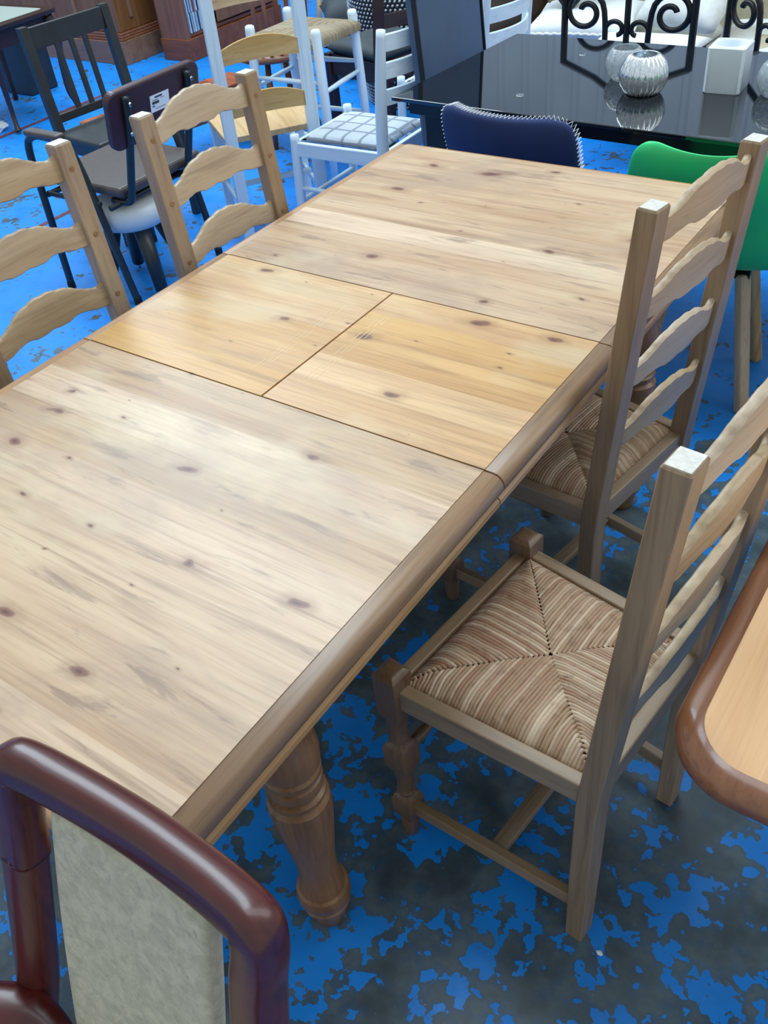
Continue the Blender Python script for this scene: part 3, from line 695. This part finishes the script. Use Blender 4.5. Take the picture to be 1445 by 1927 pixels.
# local: back posts at y=-.19, front +y
for s in (-1, 1):
    bm = B(); loops = []
    for z, y in ((0, -.17), (.45, -.185), (.8, -.195), (1.12, -.215)):
        loops.append([Vector((s * .172 + a * .023, y + c * .023, z)) for a, c in ((-1, -1), (1, -1), (1, 1), (-1, 1))])
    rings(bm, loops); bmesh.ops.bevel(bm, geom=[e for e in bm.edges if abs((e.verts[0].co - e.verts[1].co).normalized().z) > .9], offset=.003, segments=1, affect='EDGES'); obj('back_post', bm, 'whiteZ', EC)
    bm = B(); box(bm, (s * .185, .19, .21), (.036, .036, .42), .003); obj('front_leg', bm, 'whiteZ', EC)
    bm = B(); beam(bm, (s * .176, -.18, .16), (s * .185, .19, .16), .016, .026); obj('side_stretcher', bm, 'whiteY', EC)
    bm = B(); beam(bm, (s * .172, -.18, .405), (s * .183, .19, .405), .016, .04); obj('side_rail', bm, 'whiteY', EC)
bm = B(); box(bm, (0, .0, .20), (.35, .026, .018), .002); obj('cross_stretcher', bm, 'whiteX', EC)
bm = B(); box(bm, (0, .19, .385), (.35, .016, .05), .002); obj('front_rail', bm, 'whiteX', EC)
bm = B(); prism(bm, [(-.195, -.165), (.195, -.165), (.215, .225), (-.215, .225)], .425, .45, 'Z', .004); obj('pine_seat', bm, 'pinY', EC)
for z in (.57, .765, .96):
    bm = B(); loops = []
    for i in range(21):
        q = i / 20; x = -.155 + .31 * q; k = 1 - (2 * q - 1) ** 2; y = -.19 - .03 * (z - .45) / .6 - .02 * k
        loops.append([Vector((x, y - .007, z - .04 + .012 * k)), Vector((x, y + .007, z - .04 + .012 * k)), Vector((x, y + .007, z + .012 + .04 * k)), Vector((x, y - .007, z + .012 + .04 * k))])
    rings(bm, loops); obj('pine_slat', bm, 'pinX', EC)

# ------------------------------------------------------------------ white bar stool with rush seat
BS = thing('bar_stool', 'white wooden bar stool with grey rush seat and round rungs', 'stool', (-1.945, 2.355, 0), 0)
cs = [(.205, -.165), (.155, .175), (-.165, -.175), (-.205, .145)]
def lp(i, z): x, y = cs[i]; k = 1 + .12 * (1 - z / .68); return Vector((x * k, y * k, z))
for i in range(4):
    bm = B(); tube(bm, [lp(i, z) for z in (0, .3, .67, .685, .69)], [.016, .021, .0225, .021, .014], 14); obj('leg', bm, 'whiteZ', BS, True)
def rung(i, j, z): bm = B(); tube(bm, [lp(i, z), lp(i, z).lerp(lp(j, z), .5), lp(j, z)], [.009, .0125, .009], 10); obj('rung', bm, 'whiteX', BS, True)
for (i, j), zz in (((0, 1), (.20, .43)), ((0, 2), (.24, .47)), ((1, 3), (.24, .47)), ((2, 3), (.20, .43))):
    for z in zz: rung(i, j, z)
bm = rush_bm(.19, .19, .185, -.185, .635, 44, 44, .018, rim=.03)
o = obj('rush_seat', bm, 'rushg', BS)
bm = B(); box(bm, (0, 0, .625), (.37, .36, .03), .012); obj('seat_frame', bm, 'rushg', BS)

# ------------------------------------------------------------------ black slat-back chair
IC = thing('slatted_chair', 'plain black wooden chair with vertical back slats', 'chair', (-2.30, 1.50, 0), math.radians(-95))
for s in (-1, 1):
    bm = B(); loops = []
    for z, y in ((0, -.225), (.45, -.19), (.862, -.235)):
        loops.append([Vector((s * .203 + a * .019, y + c * .016, z)) for a, c in ((-1, -1), (1, -1), (1, 1), (-1, 1))])
    rings(bm, loops); obj('back_post', bm, 'black', IC)
    bm = B(); box(bm, (s * .20, .10, .215), (.036, .036, .43), .003); obj('front_leg', bm, 'black', IC)
    bm = B(); beam(bm, (s * .203, -.19, .40), (s * .20, .10, .40), .018, .05); obj('side_rail', bm, 'black', IC)
bm = B(); box(bm, (0, -.228, .815), (.39, .018, .085), .003); obj('top_rail', bm, 'black', IC)
bm = B(); box(bm, (0, -.195, .505), (.39, .018, .035), .003); obj('lower_rail', bm, 'black', IC)
for x in (-.085, -.028, .028, .085):
    if x == -.085: continue
    bm = B(); beam(bm, (x * 1.25 - .035, -.196, .50), (x * 1.25 - .035, -.226, .79), .024, .012, .002, up=Vector((0, 1, 0))); obj('back_slat', bm, 'black', IC)
bm = B(); box(bm, (0, -.04, .44), (.45, .32, .03), .01); obj('seat', bm, 'blackseat', IC)

# ------------------------------------------------------------------ maroon metal armchair with sticker
JC = thing('metal_armchair', 'dark metal tube armchair with maroon back pad bearing a white sticker', 'chair')
for y in (.90, 1.38):
    pts = smooth_path([(-1.77, y + .01, 0), (-1.815, y, .30), (-1.87, y, .54), (-1.92, y, .615), (-2.0, y, .625), (-2.09, y, .62), (-2.14, y, .57), (-2.15, y, .40), (-2.15, y - .01, 0)], 8)
    bm = B(); tube(bm, pts, .0145, 12); obj('side_frame', bm, 'tube', JC, True)
    bm = B(); box(bm, (-2.02, y, .635), (.19, .045, .022), .008); obj('arm_pad', bm, 'vinyl', JC)
    for x in (-1.77, -2.15):
        bm = B(); lathe(bm, [(0, .016), (.025, .016), (.03, .014)], 12, (x, y + (.01 if x > -1.9 else -.01))); obj('foot_cap', bm, 'rubber', JC)
for y in (.955, 1.255):
    pts = smooth_path([(-1.585, y, .79), (-1.60, y, .70), (-1.68, y, .46), (-1.70, y, .415), (-1.74, y, .40), (-1.80, y, .40)], 6)
    bm = B(); tube(bm, pts, .0145, 12); up = obj('back_upright', bm, 'tube', JC, True)
    for z in (.765, .665):
        bm = B(); lathe(bm, [(0, .008), (.004, .008), (.007, .004)], 10)
        bmesh.ops.transform(bm, matrix=Matrix.Translation((-1.570 - (.765 - z) * .3, y, z)) @ Matrix.Rotation(PI / 2, 4, 'Y'), verts=bm.verts); obj('bolt', bm, 'chrome', up)
Rb = Matrix.Rotation(math.radians(11), 4, 'Y')
bm = B(); tb = B(); prism(tb, rrect(-.22, .22, -.10, .10, .035, 6), -.016, .016, 'X', .008); join(bm, tb, Matrix.Translation((-1.622, 1.105, .715)) @ Rb); bp = obj('back_pad', bm, 'maroonv', JC)
bm = B(); tb = B(); box(tb, (.0166, .013, .013), (.0008, .092, .058), 0); join(bm, tb, Matrix.Translation((-1.622, 1.105, .715)) @ Rb); st = obj('sticker', bm, 'paper', bp, label='white printed sticker')
bm = B(); tb = B()
for (yy, zz, wy, wz) in ((-.005, .02, .036, .006), (-.022, .011, .028, .002), (.012, .012, .02, .0015), (-.021, .002, .034, .009), (-.032, -.009, .012, .004), (.0, -.019, .05, .0015)):
    box(tb, (.0171, yy + .013, zz + .013), (.0006, wy, wz), 0)
join(bm, tb, Matrix.Translation((-1.622, 1.105, .715)) @ Rb); obj('sticker_print', bm, 'ink', bp)
bm = B(); box(bm, (-1.93, 1.14, .445), (.44, .43, .04), .016, seg=3); obj('seat_pad', bm, 'vinyl', JC)
bm = B(); tube(bm, [(-1.76, .90, .395), (-1.76, 1.38, .395)], .011, 10); tube(bm, [(-2.12, .90, .395), (-2.12, 1.38, .395)], .011, 10); tube(bm, [(-1.82, .905, .40), (-2.12, .905, .40)], .010, 10); obj('seat_frame', bm, 'tube', JC, True)
# low white stool underneath
WS = thing('low_stool', 'low white rounded stool with black legs under the metal armchair', 'stool', (-1.86, 1.07, 0), .4)
bm = B(); lathe(bm, [(.25, .03), (.255, .09), (.27, .13), (.295, .15), (.32, .155), (.345, .15), (.36, .135), (.365, .02)], 32); obj('seat_shell', bm, 'whiteplastic', WS, True)
for a in (40, 130, 220, 310):
    x, y = math.cos(math.radians(a)), math.sin(math.radians(a)); bm = B(); tube(bm, [(x * .09, y * .09, .27), (x * .165, y * .165, .03)], [.034, .025], 12); l_ = obj('leg', bm, 'black', WS, True)
    bm = B(); tube(bm, [(x * .165, y * .165, .03), (x * .17, y * .17, 0)], .005, 8); obj('steel_pin', bm, 'chrome', l_, True)

# ------------------------------------------------------------------ background furniture, left
ST = thing('side_table', 'dark wood side table with pale glass top and cabriole legs at top left', 'table', (-4.42, 2.42, 0), math.radians(2))
bm = B(); prism(bm, rrect(-.33, .33, -.30, .25, .03, 5), .545, .572, 'Z', .006); obj('top_frame', bm, 'dkbX', ST)
bm = B(); prism(bm, rrect(-.27, .27, -.24, .19, .02, 4), .5722, .5735, 'Z'); obj('glass_panel', bm, 'paleglass', ST)
bm = B(); box(bm, (0, -.025, .49), (.56, .45, .10), .004); obj('apron', bm, 'dkbX', ST)
for sx in (-1, 1):
    for sy in (-.25, .20):
        q = 1 if sy > 0 else -1
        pts = smooth_path([(sx * .28, sy, .53), (sx * .30, sy + q * .02, .44), (sx * .285, sy + q * .005, .28), (sx * .275, sy, .12), (sx * .29, sy + q * .012, .05), (sx * .305, sy + q * .02, .012)], 5)
        bm = B(); tube(bm, pts, [.032 if p.z > .4 else .014 + .03 * max(0, (p.z - .1)) + .008 * max(0, 1 - p.z / .05) for p in pts], 10); obj('cabriole_leg', bm, 'dkbZ', ST, True)
b_ = B(); prism(b_, [(-.13, -.11), (.13, -.11), (.13, .11), (-.13, .11)], 0, .40, 'Z', .01); tag(obj('waste_bin', b_, 'black'), 'black box standing on the floor behind the glass topped side table', 'box').location = (-4.80, 2.83, 0)
# wardrobe with plinth mouldings
WR = thing('wardrobe', 'large brown wooden wardrobe with moulded plinth at top left', 'wardrobe')
bm = B(); box(bm, (-5.45, 3.985, 1.06), (1.74, .95, 1.72), .004); obj('carcass', bm, 'cabZ', WR)
bm = B(); box(bm, (-5.44, 3.985, .075), (1.80, 1.03, .15), .003); obj('plinth', bm, 'cabX', WR)
for k, (z, e) in enumerate(((.158, .018), (.174, .010), (.19, .004))):
    bm = B(); box(bm, (-5.445, 3.985, z), (1.76 + e * 2, .97 + e * 2, .016), .005); obj('plinth_moulding', bm, 'redX', WR)
for y in (3.64, 4.18):
    bm = B(); box(bm, (-4.574, y, 1.05), (.016, .03, 1.55), .003); obj('side_stile', bm, 'cabZ', WR)
bm = B(); box(bm, (-5.0, 3.507, 1.05), (.03, .016, 1.55), .003); obj('front_stile', bm, 'cabZ', WR)
# bookcase
BC = thing('bookcase', 'reddish brown bookcase holding disc cases on its bottom shelf', 'bookcase')
bm = B(); box(bm, (-4.235, 3.70, .62), (.25, .04, 1.24), .003); obj('side_panel', bm, 'redZ', BC)
bm = B(); box(bm, (-4.235, 4.66, .62), (.25, .04, 1.24), .003); obj('side_panel', bm, 'redZ', BC)
bm = B(); box(bm, (-4.35, 4.18, .62), (.02, .92, 1.24), .003); obj('back_panel', bm, 'redZ', BC)
bm = B(); box(bm, (-4.23, 4.18, .07), (.27, 1.02, .14), .004); obj('plinth', bm, 'redX', BC)
for z in (.155, .43, .80, 1.225):
    bm = B(); box(bm, (-4.235, 4.18, z), (.23, .92, .022), .002); obj('shelf', bm, 'redY', BC)
bm = B(); box(bm, (-4.105, 4.31, .63), (.012, .62, .90), .003); obj('cupboard_door', bm, 'cabZ', BC)
cds = [plain('case_%d' % i, h, .3, vary=.1) for i, h in enumerate(('bcd3e4', '2b3340', 'a9bccb', '5f7f9d', 'd8dde0', '7c4d44', '89a7bd'))]
ORD = 'first second third fourth fifth sixth seventh eighth ninth tenth eleventh twelfth thirteenth fourteenth fifteenth sixteenth'.split()
CN = ('pale blue', 'black', 'silver blue', 'mid blue', 'white', 'dull red', 'light blue'); k = 0
for row, z in ((0, .1675), (1, .2905)):
    y = 3.735
    for q in range(14):
        wd = random.choice((.011, .011, .012, .015, .018)); bm = B(); box(bm, (0, 0, .0605), (.14, wd - .001, .121), .001, seg=1)
        o = obj('disc_case', bm, cds[k % 7]); o.location = (-4.185 + random.uniform(-.008, .004), y + wd / 2, z)
        tag(o, '%s disc case, %s from the left in the %s row in the bookcase' % (CN[k % 7], ORD[q], ('lower', 'upper')[row]), 'disc case', 'disc cases in the bookcase'); y += wd; k += 1

# narrow burl bench
CT = thing('narrow_bench', 'low narrow bench of reddish burl wood behind the metal armchair', 'bench', (-2.77, 2.2, 0), math.radians(-12))
bm = B(); prism(bm, rrect(-.11, .11, -.47, .47, .02, 4), .285, .31, 'Z', .005); obj('burl_top', bm, 'burl', CT)
for y in (-.38, .38): bm = B(); box(bm, (0, y, .1425), (.17, .03, .285), .004); obj('leg_panel', bm, 'redZ', CT)
bm = B(); box(bm, (0, 0, .16), (.03, .74, .05), .004); obj('stretcher', bm, 'redY', CT)

# spindle-back chair
OC = thing('spindle_chair', 'reddish wooden spindle-back chair behind the white bar stool', 'chair', (-2.43, 2.68, 0), math.radians(70))
bm = B(); lathe(bm, [(.415, .17), (.42, .195), (.435, .20), (.45, .19), (.447, .05)], 28); obj('seat', bm, 'redX', OC, True)
for k in range(7):
    a = math.radians(-90 + (k - 3) * 17); x, y = .175 * math.cos(a), .175 * math.sin(a); bm = B(); tube(bm, [(x, y, .44), (x * 1.08, y * 1.08, .65), (x * 1.22, y * 1.22, .88)], [.010, .012, .009], 8); obj('spindle', bm, 'redZ', OC, True)
bm = B(); tube(bm, smooth_path([(.215 * math.cos(math.radians(-90 + q)), .215 * math.sin(math.radians(-90 + q)), .885) for q in range(-58, 59, 12)], 3), .018, 10); obj('top_rail', bm, 'redX', OC, True)
for a in (40, 140, 220, 320):
    x, y = math.cos(math.radians(a)), math.sin(math.radians(a)); bm = B(); tube(bm, [(x * .12, y * .12, .42), (x * .155, y * .155, .2), (x * .19, y * .19, 0)], [.014, .019, .012], 10); obj('leg', bm, 'redZ', OC, True)

# dark brown chair with grey seat
DC = thing('dark_dining_chair', 'dark brown wooden chair with grey padded seat beside the woven tub', 'chair', (-1.92, 2.92, 0), math.radians(76))
for s in (-1, 1):
    bm = B(); loops = []
    for z, y in ((0, -.23), (.45, -.20), (1.0, -.26)):
        loops.append([Vector((s * .19 + a * .021, y + c * .018, z)) for a, c in ((-1, -1), (1, -1), (1, 1), (-1, 1))])
    rings(bm, loops); obj('back_post', bm, 'dkbZ', DC)
    bm = B(); box(bm, (s * .19, .19, .21), (.042, .042, .42), .003); obj('front_leg', bm, 'dkbZ', DC)
    bm = B(); beam(bm, (s * .19, -.2, .37), (s * .19, .19, .37), .02, .10); obj('side_rail', bm, 'dkbY', DC)
for y in (-.2, .19): bm = B(); box(bm, (0, y, .37), (.36, .02, .10), .003); obj('seat_rail', bm, 'dkbX', DC)
for z, h in ((.60, .06), (.78, .06), (.95, .09)):
    bm = B(); loops = []
    for i in range(13):
        q = i / 12; x = -.175 + .35 * q; y = -.205 - .06 * (z - .45) / .55 - .035 * (1 - (2 * q - 1) ** 2)
        loops.append([Vector((x, y - .01, z - h / 2)), Vector((x, y + .01, z - h / 2)), Vector((x, y + .01, z + h / 2)), Vector((x, y - .01, z + h / 2))])
    rings(bm, loops); obj('back_rail', bm, 'dkbX', DC)
bm = B(); pillow(bm, (0, 0, .445), (.43, .42, .07), p=5); obj('padded_seat', bm, 'greyseat', DC, True)

# woven rope tub
WT = thing('woven_tub', 'round tub woven from white and grey rope beyond the dark brown chair', 'basket', (-2.13, 3.53, 0))
def tr(z): return .25 + .10 * math.sin(min(1, z / .8) * PI * .62 + .25)
bm = B(); lathe(bm, [(z * .05, tr(z * .05) - .012) for z in range(0, 18)] + [(.85 - .01 * 0, tr(.85) - .03), (.5, tr(.5) - .035), (.2, .05)], 36); obj('tub_wall', bm, plain('dark_rope_gap', '2a2f36', .9), WT, True)
bm = B(); NZ, NA = 42, 84
for i in range(NZ):
    z = .012 + i * .0205; r = tr(z)
    for j in range(NA):
        a = 2 * PI * (j + .5 * (i % 2)) / NA; c = Vector((r * math.cos(a), r * math.sin(a), z)); tn = Vector((-math.sin(a), math.cos(a), .0)); nr = Vector((math.cos(a), math.sin(a), 0)); up_ = Vector((0, 0, 1))
        d1 = tn * .0098 + up_ * .0045; vs = [bm.verts.new(c + d1), bm.verts.new(c - d1), bm.verts.new(c + up_ * .0075 - tn * .002), bm.verts.new(c - up_ * .0075 + tn * .002), bm.verts.new(c + nr * .009), bm.verts.new(c - nr * .006)]
        for (a_, b2, c_) in ((0, 2, 4), (2, 1, 4), (1, 3, 4), (3, 0, 4), (0, 5, 2), (2, 5, 1), (1, 5, 3), (3, 5, 0)): bm.faces.new((vs[a_], vs[b2], vs[c_]))
obj('rope_stitches', bm, plain('pale_rope', 'b9c3c9', .8, vary=.25, scale=30), WT, True, kind='stuff')
# grey ottoman and a far wooden stool
GO = thing('ottoman', 'low grey upholstered ottoman far behind the bar stool', 'ottoman', (-2.72, 3.95, 0), .7)
bm = B(); pillow(bm, (0, 0, .33), (.62, .55, .22), p=7); obj('cushion', bm, 'greyseat', GO, True)
bm = B(); box(bm, (0, 0, .14), (.54, .48, .28), .03); obj('base', bm, 'greyseat', GO)
FS = thing('wooden_stool', 'pale wooden stool standing far back beyond the bar stool', 'stool', (-3.42, 4.52, 0), .3)
bm = B(); lathe(bm, [(.44, .15), (.445, .165), (.465, .165), (.47, .15)], 24); obj('seat', bm, 'pinX', FS, True)
for a in (45, 135, 225, 315):
    x, y = math.cos(math.radians(a)), math.sin(math.radians(a)); bm = B(); tube(bm, [(x * .11, y * .11, .445), (x * .17, y * .17, 0)], [.02, .016], 10); obj('leg', bm, 'pinZ', FS, True)
# stool by the left edge, only a leg shows
LS = thing('splayed_stool', 'wooden stool with splayed round legs, one leg showing at the left edge', 'stool', (-1.99, .10, 0), math.radians(18))
bm = B(); lathe(bm, [(.43, .16), (.435, .18), (.455, .18), (.46, .165)], 24); obj('seat', bm, 'chX', LS, True)
for a in (40, 140, 220, 320):
    x, y = math.cos(math.radians(a)), math.sin(math.radians(a)); bm = B(); tube(bm, [(x * .13, y * .13, .435), (x * .22, y * .30, 0)], [.02, .014], 12); obj('leg', bm, 'chZ', LS, True)

# ------------------------------------------------------------------ iron scroll chairs and sofa behind the black table
def spiral(cx, cz, r0, r1, a0, a1, n=28):
    return [(cx + (r0 + (r1 - r0) * i / n) * math.cos(a0 + (a1 - a0) * i / n), 0, cz + (r0 + (r1 - r0) * i / n) * math.sin(a0 + (a1 - a0) * i / n)) for i in range(n + 1)]
def make_iron():
    t = thing('iron_chair', 'x', 'chair', group='wrought iron scroll-back chairs')
    for s in (-1, 1):
        bm = B(); tube(bm, [(s * .25, 0, 0), (s * .25, 0, .98), (s * .25, 0, 1.04)], .014, 8); obj('back_post', bm, 'blackm', t)
        bm = B(); tube(bm, [(s * .25, 0, 1.035), (s * .12, 0, 1.09), (0, 0, 1.17)], .014, 8); obj('peaked_top', bm, 'blackm', t)
        # big outer scroll: rises from the seat bar, arches over, curls inwards by the post
        p = [(s * .085, 0, .48), (s * .085, 0, .60), (s * .10, 0, .70), (s * .15, 0, .745)] + [(s * q[0], 0, q[2]) for q in spiral(.165, .665, .08, .022, math.radians(95), math.radians(-330), 30)]
        bm = B(); tube(bm, smooth_path(p, 3), .0115, 8); obj('outer_scroll', bm, 'blackm', t, True)
        p = [(s * .085, 0, .48), (s * .085, 0, .58)] + [(s * q[0], 0, q[2]) for q in spiral(.043, .60, .042, .018, 0, math.radians(250), 20)]
        bm = B(); tube(bm, smooth_path(p, 3), .010, 8); obj('inner_scroll', bm, 'blackm', t, True)
        p = [(s * q[0], 0, q[2]) for q in spiral(.13, .90, .09, .02, math.radians(180), math.radians(-260), 30)]
        bm = B(); tube(bm, p, .0115, 8); obj('upper_scroll', bm, 'blackm', t, True)
        bm = B(); tube(bm, smooth_path([(s * .20, .40, .45), (s * .22, .42, .2), (s * .24, .44, .02), (s * .26, .46, .012)], 5), .011, 8); obj('front_leg', bm, 'blackm', t, True)
        bm = B(); tube(bm, [(s * .25, 0, .44), (s * .20, .40, .44)], .010, 8); obj('seat_side', bm, 'blackm', t)
    bm = B(); tube(bm, [(0, 0, .48), (0, 0, 1.16)], .0125, 8); obj('centre_bar', bm, 'blackm', t)
    bm = B(); tube(bm, [(-.25, 0, .48), (.25, 0, .48)], .010, 8); obj('seat_bar', bm, 'blackm', t)
    bm = B(); tube(bm, [(-.20, .40, .44), (.20, .40, .44)], .010, 8); obj('seat_front', bm, 'blackm', t)
    bm = B(); pillow(bm, (0, .21, .475), (.46, .44, .06), p=4); obj('seat_cushion', bm, 'whitecloth', t, True)
    return t
ic = make_iron(); ic.location = (-.575, 2.80, 0); ic.scale = (1.1, 1, 1); ic.rotation_euler = (0, 0, math.radians(3)); ic['label'] = 'black wrought iron scroll-back chair with white seat cushion facing the sofa'
ic2 = copy_tree(ic); ic2.location = (.02, 2.83, 0); ic2.rotation_euler = (0, 0, math.radians(-32)); ic2['label'] = 'black wrought iron scroll chair turned sideways behind the white ceramic holder'
SF = thing('sofa', 'cream cushioned sofa on a dark frame at the top right', 'sofa', (-.55, 3.76, 0))
bm = B(); box(bm, (0, .02, .15), (2.1, .84, .22), .02); obj('base_frame', bm, 'dkbX', SF)
bm = B(); pillow(bm, (-.5, -.02, .29), (1.02, .84, .16), p=8); obj('seat_cushion', bm, 'cream', SF, True)
bm = B(); pillow(bm, (.5, -.02, .29), (1.02, .84, .16), p=8); obj('seat_cushion', bm, 'cream', SF, True)
bm = B(); box(bm, (0, .40, .55), (2.1, .14, .62), .05, seg=3); obj('back', bm, 'beige', SF)
for s in (-1, 1): bm = B(); box(bm, (s * 1.10, .0, .36), (.12, .86, .52), .03); obj('arm', bm, 'dkbY', SF)
for x in (-.95, .95):
    for y in (-.33, .37): bm = B(); box(bm, (x, y, .02), (.05, .05, .04), .004); obj('foot', bm, 'dkbZ', SF)
def cushion(loc, size, rot, mat, label, piping=None):
    t = thing('cushion', label, 'cushion', loc, group='loose cushions on the sofa'); t.rotation_euler = rot
    bm = B(); pillow(bm, (0, 0, 0), size, p=3.2); obj('cover', bm, mat, t, True)
    if piping:
        bm = B(); pts = []
        for i in range(160):
            q = i / 40; e = int(q); f = (q - e) * 2 - 1; hx, hy = size[0] / 2 * .985, size[1] / 2 * .985; pin = 1 - .07 * (1 - abs(f))
            p = [(f * hx, -hy * pin), (hx * pin, f * hy), (-f * hx, hy * pin), (-hx * pin, -f * hy)][e]; pts.append((p[0], p[1], .003 * math.sin(i * 2.2)))
        tube(bm, pts, .008, 6, True); obj('piping', bm, piping, t, True)
    return t
cushion((-1.10, 3.58, .435), (.56, .42, .13), (math.radians(6), 0, math.radians(8)), 'whitecloth', 'white cushion with corded edge lying at the left of the sofa', 'cream')
cushion((-1.20, 3.60, .745), (.40, .40, .12), (math.radians(62), math.radians(45), math.radians(6)), 'navycloth', 'dark navy cushion standing on its corner on the sofa', 'slated')
cushion((-.60, 3.68, .565), (.46, .44, .15), (math.radians(38), 0, math.radians(-14)), 'cream', 'pale cream cushion leaning in the middle of the sofa', None)
cushion((.17, 3.53, .53), (.50, .44, .17), (math.radians(26), 0, math.radians(-24)), 'whitecloth', 'plump white cushion at the right of the sofa', 'cream')
# beige throw hanging over the sofa front
bm = B(); sheet(bm, lambda u, v: Vector((-.22 + .22 * u + .01 * math.sin(v * 9), 3.325 - .015 * abs(math.sin(u * 14)) - .01 * v,   .06 + .40 * v)) if v < .85 else Vector((-.22 + .22 * u, 3.315 + (v - .85) * 1.6, .40 + .02 * math.sin((v - .85) * 12))), 26, 20)
th = obj('throw', bm, 'beige', None, True); solid(th, .008); tag(th, 'beige folded throw hanging over the front of the sofa', 'throw')

# ------------------------------------------------------------------ litter on the floor
def scrap(loc, s, label, seed):
    bm = B(); bmesh.ops.create_icosphere(bm, subdivisions=2, radius=1)
    for v in bm.verts:
        q = 1 + .55 * mnoise.noise(v.co * 1.7 + Vector((seed * 3.1, seed, 2))); v.co = Vector((v.co.x * s[0] * q, v.co.y * s[1] * q, max(-.45, v.co.z) * s[2] * q))
    zm = min(v.co.z for v in bm.verts)
    for v in bm.verts: v.co.z -= zm
    o = obj('paper_scrap', bm, 'paper'); o.location = loc; tag(o, label, 'litter', 'scraps of paper on the floor')
scrap((-4.30, 2.12, 0), (.07, .10, .03), 'crumpled white paper on the floor by the side table leg', 1)
scrap((-1.83, 1.42, 0), (.012, .02, .006), 'small white paper scrap on the floor behind the table', 2)
scrap((.43, 1.47, 0), (.006, .006, .004), 'tiny white crumb on the floor beside the green chair leg', 3)
scrap((.815, -.47, 0), (.006, .004, .003), 'tiny white chip on the floor by the foot of the nearest pine chair', 4)
